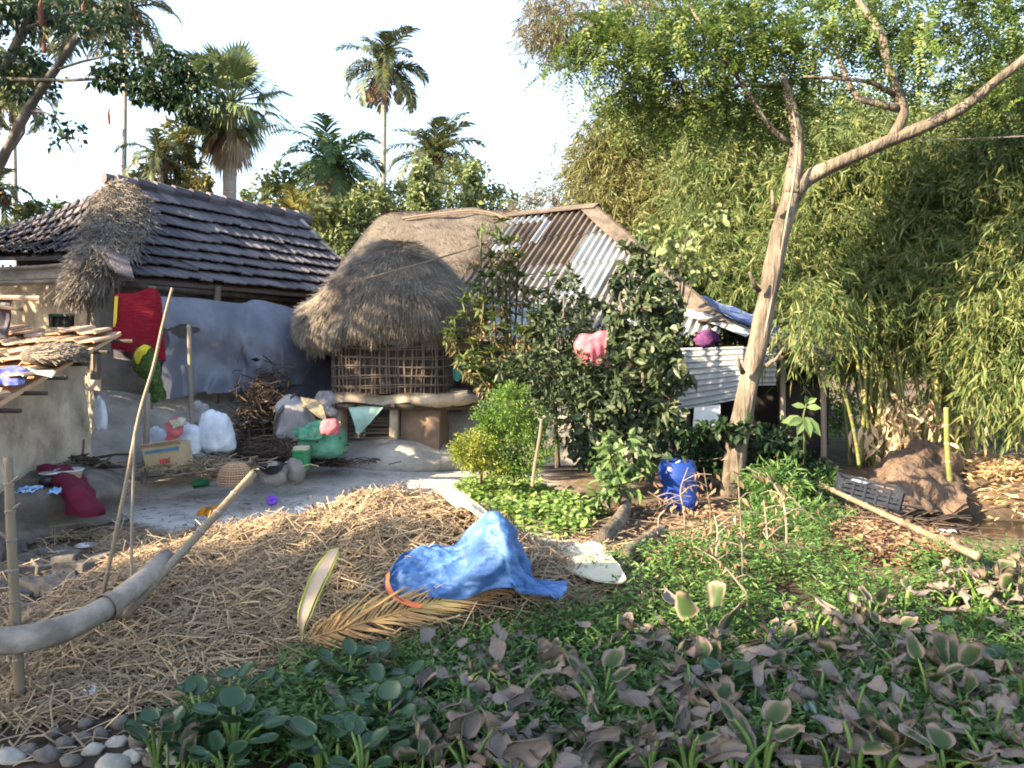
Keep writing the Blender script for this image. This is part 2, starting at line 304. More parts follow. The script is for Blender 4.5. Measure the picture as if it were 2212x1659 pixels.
M['yleaf'] = leafmat('yellow_green_leaf', [(0.08, 0.09, 0.03), (0.15, 0.14, 0.04), (0.24, 0.18, 0.06)])
M['paleleaf'] = leafmat('pale_vine_leaf', [(0.08, 0.125, 0.04), (0.15, 0.195, 0.08), (0.235, 0.27, 0.14)])
M['wisp'] = leafmat('wispy_leaf', [(0.085, 0.085, 0.045), (0.13, 0.12, 0.07), (0.19, 0.16, 0.1)])
M['palm'] = leafmat('palm_leaflet', [(0.035, 0.05, 0.024), (0.06, 0.08, 0.032), (0.1, 0.11, 0.05), (0.16, 0.15, 0.085)], transl=.25)
M['palmg'] = leafmat('green_palm_leaflet', [(0.035, 0.065, 0.024), (0.06, 0.105, 0.032), (0.1, 0.15, 0.045)], transl=.3)
M['palmy'] = leafmat('yellow_palm_leaflet', [(0.09, 0.11, 0.03), (0.15, 0.15, 0.04), (0.23, 0.18, 0.055)], transl=.3)
M['palmdry'] = leafmat('dead_palm_leaf', [(.16, .11, .075), (.24, .17, .11), (.33, .24, .16)], transl=.15)
M['fan'] = leafmat('fan_palm_leaf', [(.05, .085, .035), (.085, .125, .05), (.13, .165, .075), (.20, .21, .11)], transl=.2)
M['shrub'] = leafmat('shrub_leaf', [(0.016, 0.03, 0.014), (0.032, 0.055, 0.024), (0.058, 0.08, 0.038), (0.11, 0.13, 0.07)], transl=.25)
M['euph'] = leafmat('spurge_leaf', [(0.04, 0.075, 0.022), (0.075, 0.115, 0.03), (0.16, 0.18, 0.05)], transl=.3)
M['needle'] = leafmat('fine_green_leaf', [(.035, .09, .015), (.06, .14, .02), (.11, .19, .03), (.24, .26, .04)], transl=.3)
M['sapl'] = leafmat('broad_leaf', [(.05, .10, .03), (.09, .15, .05), (.16, .21, .09)], transl=.3)
M['dryleaf'] = leafmat('fallen_leaf', [(0.08, 0.05, 0.035), (0.15, 0.095, 0.06), (0.24, 0.155, 0.095), (0.33, 0.23, 0.14)], transl=.1)
M['firewood'] = mat('firewood', [(0.025, 0.018, 0.014), (0.05, 0.036, 0.028), (0.09, 0.066, 0.05), (0.17, 0.13, 0.1)], 'island', rough=.9, mixn=.3, scale=8)
M['fronddry'] = mat('dry_frond', [(.22, .12, .055), (.34, .20, .085), (.45, .31, .12), (.52, .43, .17)], 'noise', scale=1.6, rough=.6, transl=.1)
M['spathe'] = mat('spathe_outside', [(.30, .31, .05), (.40, .38, .08)], scale=5, rough=.5)
M['spathein'] = mat('spathe_inside', [(0.34, 0.25, 0.17), (0.42, 0.33, 0.235)], scale=5, rough=.6)
M['flower'] = mat('yellow_flower', [(.75, .60, .02), (.80, .68, .05)], scale=9)
M['water'] = mat('ditch_water', [(.008, .008, .008), (.016, .014, .012)], scale=3, rough=.12, spec=.5, bump=.05, bs=8)
M['wire'] = mat('wire', [(.10, .095, .09), (.14, .13, .12)], scale=3)
# ------------------------------------------------------------------ ground
def ss(a, b, x):
    t = np.clip((np.asarray(x, float)-a)/(b-a), 0, 1); return t*t*(3-2*t)
def zg0(x, y):
    x = np.asarray(x, float); y = np.asarray(y, float)
    z = -.30*(1-ss(4.3, 6.3, y))*np.ones_like(x)
    z = z-.5*np.exp(-((x-5.5)/1.6)**2-((y-8.4)/.9)**2)*1.5
    z = z+.10*np.exp(-((x+2.2)/1.6)**2-((y-10.2)/.8)**2)
    z = z-.10*np.exp(-((x+4.6)/1.2)**2-((y-5.2)/1.2)**2)
    return z
def zg(x, y):
    return float(zg0(x, y))+.035*N3((x, y, 0), .9)+.014*N3((x, y, 3), 3.1)
def GT(u, v):
    z = 0.
    for _ in range(8):
        p = G(u, v, z); z = zg(p[0], p[1])
    return np.array((p[0], p[1], z))
xs = np.concatenate([-np.geomspace(400, 11, 16), np.linspace(-10, 10, 171), np.geomspace(11, 400, 16)])
ys = np.concatenate([-np.geomspace(120, 1, 8), np.linspace(.5, 15, 150), np.geomspace(16, 600, 20)])
A = np.zeros((len(ys), len(xs), 3)); soil = np.zeros((len(ys), len(xs)))
for i, y in enumerate(ys):
    for j, x in enumerate(xs):
        A[i, j] = (x, y, zg(x, y) if abs(x) < 14 and y < 18 else 0.)
        n = N3((x, y, 7), .8)*.35+N3((x, y, 9), 2.7)*.2
        right = ss(-.4, 1.1, x+(y-8)*.12+n)
        front = 1-ss(5.2, 6.6, y+n*1.2)
        leftd = ss(2.6, 3.6, -x+n)*(1-ss(6.8, 7.6, y+n))
        soil[i, j] = max(.52*right, .85*front, .75*leftd, .5*float(ss(13, 15, y)), .6*float(ss(6, 8, -x)), 1.1*float(np.exp(-((x-5.5)/2.1)**2-((y-8.4)/1.4)**2)))
gm = MB().grid(A)
ground = gm.build('ground', M['mudgrey'], smooth=True, base=np.zeros(3), kind='structure')
at_ = ground.data.attributes.new('soil', 'FLOAT', 'POINT'); at_.data.foreach_set('value', soil.ravel().astype(np.float32))
gmat = mat('yard_earth', [(.33, .31, .285), (.43, .405, .375), (.50, .475, .44)], scale=1.6, bump=.8, bs=7, dist=.04, rough=.95, spec=.1, var=(.28, 2.2))
nt = gmat.node_tree; b = nt.nodes['Principled BSDF']; old = b.inputs['Base Color'].links[0].from_socket
an = nt.nodes.new('ShaderNodeAttribute'); an.attribute_name = 'soil'
tcg = nt.nodes.new('ShaderNodeTexCoord'); n2 = nt.nodes.new('ShaderNodeTexNoise'); n2.inputs['Scale'].default_value = 5; n2.inputs['Detail'].default_value = 8; n2.inputs['Roughness'].default_value = .7
nt.links.new(tcg.outputs['Object'], n2.inputs['Vector'])
ad = nt.nodes.new('ShaderNodeMath'); ad.operation = 'MULTIPLY_ADD'; ad.inputs[1].default_value = .5; ad.inputs[2].default_value = -.25; nt.links.new(n2.outputs[0], ad.inputs[0])
su = nt.nodes.new('ShaderNodeMath'); nt.links.new(an.outputs['Fac'], su.inputs[0]); nt.links.new(ad.outputs[0], su.inputs[1])
cr = nt.nodes.new('ShaderNodeValToRGB'); cr.color_ramp.elements[0].position = .25; cr.color_ramp.elements[0].color = (0, 0, 0, 1); cr.color_ramp.elements[1].position = .5; cr.color_ramp.elements[1].color = (1, 1, 1, 1); nt.links.new(su.outputs[0], cr.inputs[0])
c2 = nt.nodes.new('ShaderNodeValToRGB'); e = c2.color_ramp.elements; e[0].position = .45; e[0].color = (.13, .095, .065, 1); e[1].position = .95; e[1].color = (.016, .014, .012, 1); nt.links.new(su.outputs[0], c2.inputs[0])
mx = nt.nodes.new('ShaderNodeMix'); mx.data_type = 'RGBA'; nt.links.new(cr.outputs[0], mx.inputs[0]); nt.links.new(old, mx.inputs[6]); nt.links.new(c2.outputs[0], mx.inputs[7]); nt.links.new(mx.outputs[2], b.inputs['Base Color'])
ground.data.materials[0] = gmat
wa = np.array([[(x, y, -.36) for x in np.linspace(3.6, 7.6, 8)] for y in np.linspace(7.2, 9.8, 8)])
MB().grid(wa).build('ditch_water', M['water'], kind='structure')

# ------------------------------------------------------------------ surface helpers
def gridpt(A, u, v):
    m, n = A.shape[:2]; a = np.clip(u, 0, 1)*(m-1); b = np.clip(v, 0, 1)*(n-1); i = np.minimum(a.astype(int), m-2); j = np.minimum(b.astype(int), n-2); a = (a-i)[:, None]; b = (b-j)[:, None]
    p = A[i, j]*(1-a)*(1-b)+A[i+1, j]*a*(1-b)+A[i, j+1]*(1-a)*b+A[i+1, j+1]*a*b
    du = nrm(A[i+1, j]*(1-b)+A[i+1, j+1]*b-A[i, j]*(1-b)-A[i, j+1]*b); dv = nrm(A[i, j+1]-A[i, j]+1e-9)
    return p, du, nrm(np.cross(dv, du))
def fur(mb, A, n, L, w, up=1, lift=.03, spread=.25, edge=.0, umin=0., arch=-.05):
    """thatch straws lying down the rows of A (row 0 at the top)"""
    u = umin+(1-umin)*rng.random(n)**.8; v = rng.random(n); p, d, nn = gridpt(A, u, v); nn = nn*up
    dd = d+nn*rng.normal(.08, .14, (n, 1))+np.cross(nn, d)*rng.normal(0, spread, (n, 1))
    mb.straws(p+nn*lift*rng.random((n, 1)), dd, L*(.5+rng.random(n)), w*(.6+.8*rng.random(n)), nn, arch)
    if edge:
        k = int(n*edge); v = rng.random(k); p, d, nn = gridpt(A, np.full(k, .985), v); nn = nn*up
        cl = np.array([.5+.9*max(0, .55+1.1*N3((q[0], q[1], 0), 4.)) for q in p])
        dd = d*.35+np.array((0, 0, -1.))+rng.normal(0, .18, (k, 3))
        mb.straws(p+nn*rng.normal(0, .03, (k, 1))+np.array((0, 0, .06)), dd, L*cl*(.6+.7*rng.random(k)), w*(.6+.8*rng.random(k)), nn, 0)

# ------------------------------------------------------------------ tiled house
def tiles(mb, O, Sd, D, w, nrow, s0, s1, sag=.1, bumpy=.004, lo=None):
    """courses of clay tiles on the slope O + s*Sd + t*D, s in metres between s0(t) and s1(t)"""
    n = nrm(np.cross(Sd, D)); n = n if n[2] > 0 else -n; hs = 0
    for i in range(nrow):
        t0, t1 = i/nrow, (i+1)/nrow+.13/nrow*2
        a, b = s0((t0+t1)/2), s1((t0+t1)/2); off = (i % 2)*.3*w
        for j in range(int((b-a)/w)+2):
            s = a+j*w+off-w*.5
            if s+w*.4 > b or s+w*.3 < a: continue
            A = np.zeros((2, 4, 3)); yaw = random.gauss(0, .012); dz = random.gauss(0, bumpy); dt = random.gauss(0, .006); miss = random.random()
            for r, t in enumerate((t0, t1)):
                for c, (fs, h) in enumerate(((0, .0), (.12, .016), (.86, .002), (1.02, .014))):
                    ft = t+dt
                    A[r, c] = O+Sd*(s+fs*w+yaw*(t-t0)*2)+D*ft+n*(h+.078*r+dz-sag*math.sin(math.pi*min(1, ft)))
            mb.grid(A, .018)
R0, R1 = P(250, 397, 12.0), P(640, 472, 15.0)
sd = nrm(R1-R0); rl = np.linalg.norm(R1-R0); hd = nrm(np.array((sd[1], -sd[0], 0))); Dn = hd*2.3+np.array((0, 0, -1.62))
C1 = P(186, 548, 9.75); L1 = P(-120, 552, 11.2); L2 = P(-160, 505, 12.6)
th = thing('tiled_house', 'long mud house under a dark clay tile roof with thatch over its hip', 'house', (-4.6, 12.5, .3))
mb = MB(); tiles(mb, R0, sd, Dn, .185, 8, lambda t: -1.75*t+.15, lambda t: rl+.05)
A = np.array([[R0+sd*s+Dn*t+np.array((0, 0, -.07-.1*math.sin(math.pi*t))) for s in np.linspace(-1.75*t+.1, rl, 20)] for t in np.linspace(0, 1, 10)])
roof = mb.grid(A, .05).build('roof', M['tile'], th)
mb = MB(); mb.tube([R0+np.array((-.12, -.12, .06)), R0+sd*rl*.5+np.array((0, 0, -.03)), R1+sd*.1+np.array((0, 0, .02))], .085, 8, .25)
for k in range(12): 
    p = R0+sd*rl*(k/11.); mb.tube([p+sd*-.02+np.array((0, 0, .045)), p+sd*.33+np.array((0, 0, .03))], (.12, .10), 8)
mb.build('ridge_tiles', M['tile'], roof)
mb = MB()  # verge edge of the roof on the far side
vE = [R1+Dn*t+sd*.05+np.array((0, 0, -.02-.1*math.sin(math.pi*t))) for t in np.linspace(0, 1, 8)]
mb.tube(vE, .075, 8, .3).build('verge', M['mudgrey'], roof)
# hip end
O2 = C1*.0+R0; S2 = nrm(L1-C1); wl = np.linalg.norm(L1-C1)
def hipq(s, t):
    a = R0*(1-t)+C1*t; b = (R0*.0+L2+(R0-L2)*.05)*(1-t)+L1*t
    b = R0*(1-t)*.0+(R0*(1-s)+L2*s)*(1-t)+L1*t if False else (R0+(L2-R0)*1.0)*(1-t)+L1*t
    p = a*(1-s)+b*s; p = p.copy(); p[2] -= .10*math.sin(math.pi*s)*(1-t)*2.2+.08*math.sin(math.pi*t); return p
mb = MB(); nr = 8
for i in range(nr):
    t0, t1 = i/nr, (i+1.2)/nr
    nc = 22
    for j in range(nc):
        s0_, s1_ = (j+(i % 2)*.3)/nc, (j+1.03+(i % 2)*.3)/nc
        A = np.array([[hipq(s0_+(s1_-s0_)*f, t)+np.array((0, 0, h+.05*r)) for f, h in ((0, 0), (.14, .028), (.86, .006), (1, .026))] for r, t in enumerate((t0, min(t1, 1.02)))])
        A[:, :, 2] += random.gauss(0, .013); mb.grid(A, .018)
mb.grid(np.array([[hipq(s, t)+np.array((0, 0, -.06)) for s in np.linspace(0, 1, 8)] for t in np.linspace(0, 1, 8)]), .04)
mb.build('hip_roof', M['tile'], th)
# thatch lying over the hip
rows = []
for (a, b, v, d, bul) in ((240, 268, 398, 11.85, .05), (212, 318, 428, 11.35, .12), (192, 322, 470, 10.7, .16), (172, 300, 520, 10.0, .16), (158, 262, 565, 9.5, .12), (150, 225, 604, 9.3, .06)):
    rows.append([(a, v+6, d+.12), (a*.7+b*.3, v-2, d-bul), (a*.35+b*.65, v-2, d-bul*.7), (b, v+14, d+.10)])
A = patch(rows, 10, 14); mb = MB().grid(A, .1); tp = mb.build('thatch_patch', M['thatchbase'], th, smooth=True)
mb = MB(); fur(mb, A, 6500, .26, .008, up=1 if gridpt(A, np.array([.5]), np.array([.5]))[2][0][1] < 0 else -1, lift=.09, spread=.3, edge=.14); mb.build('straw_cover', M['thatch'], tp)
# corner tile piece jutting under the thatch
mb = MB()
for q in range(3):
    A = patch([[(198+q*16, 530+q*9, 9.4-q*.03), (232+q*22, 536+q*10, 9.5-q*.03)], [(226+q*12, 575+q*7, 9.25-q*.03), (262+q*14, 588+q*7, 9.3-q*.03)]], 2, 2); mb.grid(A, .03)
mb.build('corner_tiles', M['tile'], th)
# walls
hb = -hd; e0, e1 = R0+Dn, R1+Dn
w0 = e0+hb*.75+sd*-1.25; w1 = e1+hb*.75
def wall(mb, a, b, z0, z1, th_=.3, inn=None):
    a = np.array((a[0], a[1], 0.)); b = np.array((b[0], b[1], 0.)); d = nrm(b-a); n = np.array((-d[1], d[0], 0)); L = np.linalg.norm(b-a)
    A = np.array([[a+d*L*s+np.array((0, 0, z)) for s in np.linspace(0, 1, 24)] for z in np.linspace(z0, z1, 14)])
    for r in A:
        for p in r: p += n*.035*N3(p, 1.4, 4)
    return mb.grid(A, th_)
mb = MB(); wall(mb, w0, w1, -.1, 2.95); mb.build('wall', M['mudgrey'], th)
k0 = C1*.93+L1*.07; wl0 = np.array((-5.32, 10.35, 0)); dl = nrm(np.array((L1[0]-C1[0], L1[1]-C1[1], 0)))
mb = MB(); wall(mb, wl0, wl0+dl*2.6, 0, 2.62); mb.build('wall', M['mud'], th)
mb = MB(); wall(mb, wl0+dl*.1+np.array((.1, .35, 0)), wl0+dl*2.6+np.array((.1, .35, 0)), 2.4, 3.2, .05); mb.build('eave_shade_strip', M['dark'], th)  # dark strip painted in for the shade under the eave
mb = MB()
mb.tube([P(-30, 582, 9.9), P(80, 578, 9.9), P(158, 571, 9.85)], .03, 7, .2); mb.build('beam', M['wood'], th)
mb = MB(); mb.tube([P(-30, 613, 9.75), P(90, 610, 9.75), P(158, 606, 9.7)], .035, 7, .2); mb.build('beam', M['wood'], th)
mb = MB().grid(patch([[(-30, 588, 10.0), (158, 580, 9.95)], [(-30, 608, 9.95), (158, 600, 9.9)]], 6, 3, .02), .03); mb.build('loft_board', M['mud'], th)
for q in range(9): 
    u = 6+q*17; mb = MB().box(P(u, 580, 10.02), (.025, .02, .1)); mb.build('batten', M['darkwood'], th)
mb = MB(); A = patch([[(108, 682, 9.62), (158, 682, 9.58)], [(108, 707, 9.62), (158, 707, 9.58)]], 4, 3); mb.grid(A, .04); wn = mb.build('window', M['dark'], th)
mb = MB(); 
for f in range(4): mb.tube([P(112+14*f, 682, 9.58), P(112+14*f, 707, 9.58)], .012, 5)
mb.tube([P(106, 681, 9.57), P(160, 681, 9.55)], .02, 5); mb.build('window_bars', mat('faded_green_paint', [(.03, .055, .045), (.05, .085, .07)]), wn)
mb = MB().tube([P(203, 560, 9.45), P(204, 640, 9.45), P(206, 720, 9.45), P(206, 820, 9.45)], (.05, .055, .06), 8, .2); mb.build('post', M['wood'], th)
mb = MB().tube([P(190, 560, 9.55), P(191, 700, 9.55), P(192, 800, 9.5)], (.025, .03), 7, .2); mb.build('post', M['wood'], th)
mb = MB().tube([P(222, 606, 9.6), P(330, 622, 9.9), P(470, 634, 10.9), P(700, 655, 13.0)], .04, 7, .2); mb.build('eave_beam', M['darkwood'], th)
for (u, d) in ((328, 9.85), (470, 10.8)):
    mb = MB().tube([P(u, 618, d), P(u-2, 700, d), P(u-4, 900, d)], .045, 7, .2); mb.build('post', M['wood'], th)
# high mud plinth below the wall
mb = MB(); A = patch([[(200, 848, 9.75), (360, 862, 10.3), (520, 868, 11.2), (740, 860, 12.6)], [(205, 890, 9.35), (350, 905, 9.85), (520, 915, 10.8), (745, 900, 12.2)], [(190, 985, 8.9), (350, 985, 9.3), (510, 975, 10.2), (750, 965, 11.6)], [(180, 1030, 8.75), (340, 1030, 9.1), (520, 1010, 10.), (750, 985, 11.4)]], 30, 16, .05, 2.2)
mb.grid(A, .1).build('plinth', M['mudgrey'], th, smooth=True)

# ------------------------------------------------------------------ plastic sheet hanging below the eave
rows = [[(345, 640, 9.75), (430, 645, 10.25), (520, 655, 10.7), (560, 648, 11.1), (640, 668, 11.7), (728, 690, 12.3)],
        [(352, 705, 9.65), (430, 712, 10.1), (515, 720, 10.5), (575, 700, 10.8), (640, 715, 11.4), (728, 722, 12.1)],
        [(356, 780, 9.7), (430, 780, 10.2), (520, 785, 10.55), (600, 765, 10.75), (650, 765, 11.2), (730, 765, 11.9)],
        [(360, 862, 9.75), (430, 852, 10.15), (515, 846, 10.5), (590, 838, 10.9), (650, 830, 11.3), (730, 840, 11.9)]]
A = patch(rows, 70, 46)
mb = MB()
for i in range(A.shape[0]):
    for j in range(A.shape[1]):
        s, t = j/69., i/45.; k = 14*s+3*N3((s*5, t*2, 0), 1.)+2.5*(s-.45)*t
        A[i, j] += np.array((-.25, -.9, 0))*(.03*math.sin(k*2.1+2*N3((s*3, t*1.5, 8), 1.))*(.4+t)+.07*(.5-2*abs(N3((s*9+(s-.42)*t*5, t*1.1, 1), 1.)))+.025*(.5-2*abs(N3((s*4-t*1.5, t*3.5+s*3, 4), 1.)))*(.3+s)+.02*N3((s*26, t*3, 1), 1.))
keep = np.ones((45, 69), bool)
holes = [(430-20, 690, 58, 26), (640-125, 818, 14, 6), (435, 810, 9, 5), (385, 846, 9, 4)]
I = np.arange(46*70).reshape(46, 70); Q = []
def uvof(p):
    c, s = math.cos(PITCH), math.sin(PITCH); y, z = p[1], p[2]-CAMZ; f = y*c-z*s; up = y*s+z*c; return W0/2+F0*p[0]/f, H0/2-F0*up/f
for i in range(45):
    for j in range(69):
        u, v = uvof((A[i, j]+A[i+1, j+1])/2)
        du, dv = abs(u-397)/40., (v-712)/(14. if v < 712 else 22.)
        if du+abs(dv) < 1: continue
        if abs(u-553)/13+abs(v-778)/5 < 1 or abs(u-440)/14+abs(v-850)/4 < 1: continue
        Q.append((I[i, j], I[i, j+1], I[i+1, j+1], I[i+1, j]))
tag(MB().add(A, Q).build('plastic_sheet', M['plastic'], smooth=True), 'torn grey-blue plastic sheet hung below the tiled eave', 'plastic sheet')
rows = [[(560, 742, 11.2), (640, 756, 11.45), (730, 748, 11.75)], [(545, 780, 11.05), (640, 790, 11.3), (732, 775, 11.65)], [(560, 840, 11.1), (640, 842, 11.3), (735, 850, 11.6)], [(575, 880, 11.0), (650, 885, 11.2), (738, 890, 11.5)]]
tag(MB().grid(patch(rows, 30, 20, .05, 3), .01).build('dark_tarp', M['darktarp'], smooth=True), 'dark purple-grey tarp hung over the foot of the plastic sheet beside the woven granary', 'tarp')

# ------------------------------------------------------------------ small lean-to hut at the left edge
hA, hB, hC = P(262, 709, 8.7), P(-40, 880, 6.15), P(-140, 712, 8.9); hD = P(-420, 884, 6.3)
sh = thing('mud_hut', 'small mud hut with sunlit red-brown tile lean-to roof at left edge', 'hut', (hA[0]-.6, 7.4, .3))
mb = MB(); ex = nrm(hC-hA); Dh = hB-hA; wl_ = np.linalg.norm(hC-hA)
tiles(mb, hA, ex, Dh, .20, 8, lambda t: 0., lambda t: wl_, sag=.05, bumpy=.022)
mb.grid(np.array([[hA+ex*wl_*s+Dh*t+np.array((0, 0, -.06)) for s in (0, .5, 1)] for t in (0, .5, 1)]), .04)
mb.build('tile_roof', M['tilered'], sh)
for k in range(6):
    p = hA+Dh*(.08+k*.17)+np.array((0, 0, -.09)); mb = MB().tube([p+ex*-.12*(1+random.random()), p+ex*1.2], .022, 6, .2); mb.build('rafter_end', M['darkwood'], sh)
wa_, wb_ = np.array((hA[0]-.33, 8.45, 0)), np.array((hB[0]-.25, 5.5, 0))
A = np.zeros((16, 24, 3))
for i in range(16):
    for j in range(24):
        s = j/23.; p = wa_*(1-s)+wb_*s; ztop = hA[2]+(hB[2]-hA[2])*min(1, (s*2.95+.25)/2.55)-.1; zz = .2+(ztop-.2)*i/15.
        A[i, j] = p+np.array((.09*(1-i/15.)**2+.03*N3((p[0], p[1], zz), 1.7), 0, zz))
mb = MB().grid(A, .1); wb2 = wa_+np.array((-2, .1, 0))
B = np.array([[wa_*(1-s)+wb2*s+np.array((0, 0, z)) for s in np.linspace(0, 1, 8)] for z in np.linspace(.2, hA[2]-.1, 6)]); mb.grid(B, .1)
wf2 = wb_+np.array((-2.4, .15, 0)); B = np.array([[wb_*(1-s)+wf2*s+np.array((-.05, .06, z)) for s in np.linspace(0, 1, 8)] for z in np.linspace(.0, hB[2]-.12, 6)]); mb.grid(B, .1)
mb.build('wall', M['mud'], sh, smooth=True)

# ------------------------------------------------------------------ granary
gc = np.array((-1.83, 11.35, 0.)); gr = thing('granary', 'round thatched granary of woven bamboo on a mud platform', 'granary', (gc[0], gc[1], 0))
prof = [(0.02, 1.38), (.26, 1.33), (.52, 1.19), (.78, .97), (1.0, .74), (1.15, .53), (1.225, .33), (1.245, .15), (1.18, .01), (1.0, -.06)]
pr = spline([(a, b, 0) for a, b in prof], 26); A = np.zeros((26, 49, 3))
for i, (r, z, _) in enumerate(pr):
    f = max(0, z/1.7)
    for k in range(49):
        a = 2*math.pi*k/48; p = np.array((gc[0]+r*math.cos(a)*1.0+.27*f**1.5, gc[1]+r*math.sin(a)*.95, 1.86+z)); n = N3(p, 1.3, 2)*.12+N3(p, 3.5, 5)*.05
        A[i, k] = p+np.array((math.cos(a)*n, math.sin(a)*n, n*.4-.05*math.sin(a*2+1)*(1-f)))
A[:, -1] = A[:, 0]
up_ = 1 if np.dot(gridpt(A, np.array([.5]), np.array([.75]))[2][0], (0, -1, .3)) > 0 else -1
ro = MB().grid(A).build('thatch_roof', M['thatchbase'], gr, smooth=True)
mb = MB(); fur(mb, A[:24], 42000, .17, .0048, up=up_, lift=.035, spread=.14, edge=.13); mb.build('straw_cover', M['thatch'], ro)
wc = np.array((-1.72, 11.35, 0)); mb = MB().lathe(wc, [(.80, 1.08), (.815, 1.5), (.83, 2.0)], 32, 3.4); mb.build('matting', mat('split_bamboo_matting', [(.03, .023, .02), (.065, .05, .042), (.11, .085, .07)], scale=7, rough=.9, bump=.8, bs=30, stretch=(3, 3, .6)), gr)
mb = MB()
def gw(a, r): ca, sa = math.cos(a), math.sin(a); w = (abs(ca)**3.4+abs(sa)**3.4)**(-1/3.4); return np.array((wc[0]+r*w*ca, wc[1]+r*w*sa, 0))
for k in range(84):
    a = 2*math.pi*(k+random.uniform(-.3, .3))/84; r = .835+random.random()*.012
    mb.tube([gw(a, r)+np.array((0, 0, 1.08)), gw(a+random.gauss(0, .02), r+.01)+np.array((0, 0, 1.55)), gw(a+random.gauss(0, .03), r+.02)+np.array((0, 0, 2.02))], random.choice((.007, .009, .012)), 5)
for z in (1.17, 1.30, 1.43, 1.56, 1.69, 1.82):
    for q in range(2):
        zz = z+q*.022; mb.tube([gw(a, .855)+np.array((0, 0, zz+.014*math.sin(a*3+z*9+q))) for a in np.linspace(0, 2*math.pi, 60)], .0075, 5, cap=False)
mb.build('lattice', M['slat'], gr)
mb = MB(); A = np.array([[(x, y, 1.02+.05*N3((x, y, 0), 2.)) for x in np.linspace(-2.62, -.62, 26)] for y in np.linspace(10.42, 12.2, 16)])
A[:, :, 1] += .04*np.sin(A[:, :, 0]*7); mb.grid(A, .13); mb.tube([(-1.35, 10.42, 1.0), (-1.0, 10.38, .99), (-.68, 10.4, 1.02), (-.45, 10.6, 1.0)], (.07, .085, .09, .05), 9, .3)
mb.build('platform', M['mud'], gr, smooth=True)
mb = MB()
for y in (10.45, 11.2): mb.tube([(-2.68, y, .91), (-.5, y+.05, .9)], .045, 7, .25)
for x in np.linspace(-2.4, -.8, 7): mb.tube([(x, 10.36, .93), (x+.02, 12.1, .93)], .025, 6, .2)
mb.build('floor_joists', M['darkwood'], gr)
ca, sa = math.cos(.5), math.sin(.5); axb = [(ca, -sa*.35, 0), (sa*.35, ca, 0), (0, 0, 1)]
MB().box((-1.22, 10.85, .58), (.62, .55, .64), axb, .01).build('mud_block', M['brownmud'], gr)
MB().box((-1.60, 10.72, .55), (.12, .30, .70), axb, .01).build('mud_pillar', M['mud'], gr)
MB().box((-2.38, 10.62, .55), (.15, .28, .70), axb, .01).build('mud_pillar', M['mud'], gr)
mb = MB().lump((-1.65, 10.85, .10), (1.15, .75, .34), .22, 2., 5, 26, 14); mb.build('mud_base', M['mudgrey'], gr, smooth=True)
mb = MB()
for k in range(7):
    z = .40+k*.055; mb.tube([(-2.35, 10.75+k*.02, z), (-1.66, 10.78, z+random.gauss(0, .015))], .018, 6, .2)
mb.build('firewood_rails', M['slat'], gr)
# small things on and about the granary
A = patch([[(752, 880, 10.3), (790, 878, 10.28), (828, 880, 10.3)], [(762, 905, 10.25), (786, 906, 10.22), (808, 903, 10.25)], [(770, 934, 10.27), (775, 936, 10.26), (780, 934, 10.27)]], 12, 10, .02)
tag(MB().grid(A, .006).build('cloth', M['mint'], smooth=True), 'pale mint three-cornered cloth hanging under the granary platform', 'cloth')
A = patch([[(982, 772, 10.9), (992, 766, 10.85), (1003, 772, 10.9)], [(978, 795, 10.9), (990, 796, 10.82), (1004, 795, 10.9)], [(980, 818, 10.9), (988, 824, 10.85), (998, 816, 10.9)]], 8, 8, .02)
tag(MB().grid(A, .012).build('cloth', M['teal'], smooth=True), 'teal cloth hanging in the dark gap right of the granary wall', 'cloth')
tag(MB().tube([P(790, 602, 9.95), P(900, 572, 9.95), P(990, 545, 10.6), P(1052, 524, 10.5)], (.012, .012, .010), 6).build('bamboo_stick', M['bamboo']), 'thin bamboo stick lying slanted across the granary thatch', 'stick')

# ------------------------------------------------------------------ thatched house and tin roofed house
t2 = thing('thatched_house', 'old brown thatch roof humped behind the granary', 'house', (-1.2, 14.5, 0))
rows = [[(845, 485, 15.3), (905, 466, 15.1), (975, 457, 15.0), (1045, 453, 14.9), (1120, 462, 14.7)],
        [(825, 478, 14.9), (895, 470, 14.7), (975, 465, 14.6), (1045, 462, 14.5), (1112, 470, 14.4)],
        [(770, 530, 14.3), (860, 530, 13.9), (960, 530, 13.7), (1030, 525, 13.7), (1085, 520, 13.9)],
        [(720, 610, 13.7), (830, 610, 13.3), (950, 600, 13.2), (1010, 590, 13.2), (1050, 590, 13.4)],
        [(700, 690, 13.4), (820, 690, 12.9), (940, 680, 12.8), (1000, 690, 12.8), (1035, 700, 13.)]]
A = patch(rows, 24, 22, .10, 1.2); ro = MB().grid(A, .12).build('thatch_roof', M['thatchbase'], t2, smooth=True)
up_ = 1 if gridpt(A, np.array([.5]), np.array([.5]))[2][0][1] < 0 else -1
M['thatchb'] = mat('brown_thatch', [(.06, .05, .045), (.10, .08, .07), (.145, .115, .095), (.20, .155, .125)], 'island', rough=.9, mixn=.5, scale=1.1)
mb = MB(); fur(mb, A, 17000, .17, .0065, up=up_, lift=.04, spread=.3); mb.build('straw_cover', M['thatchb'], ro)
mb = MB(); mb.tube(spline([P(868, 472, 14.45), P(960, 460, 14.35), (P(1040, 456, 14.3)), P(1108, 476, 14.1)], 12), .022, 6, .2); mb.tube(spline([P(875, 476, 14.42), P(960, 464, 14.33), P(1040, 461, 14.28), P(1100, 478, 14.1)], 12), .016, 6, .2)
mb.build('ridge_pole', M['slat'], t2)
mb = MB(); wall(mb, (-2.6, 13.9), (-.4, 13.6), -.1, 2.3); mb.build('wall', M['mudgrey'], t2)

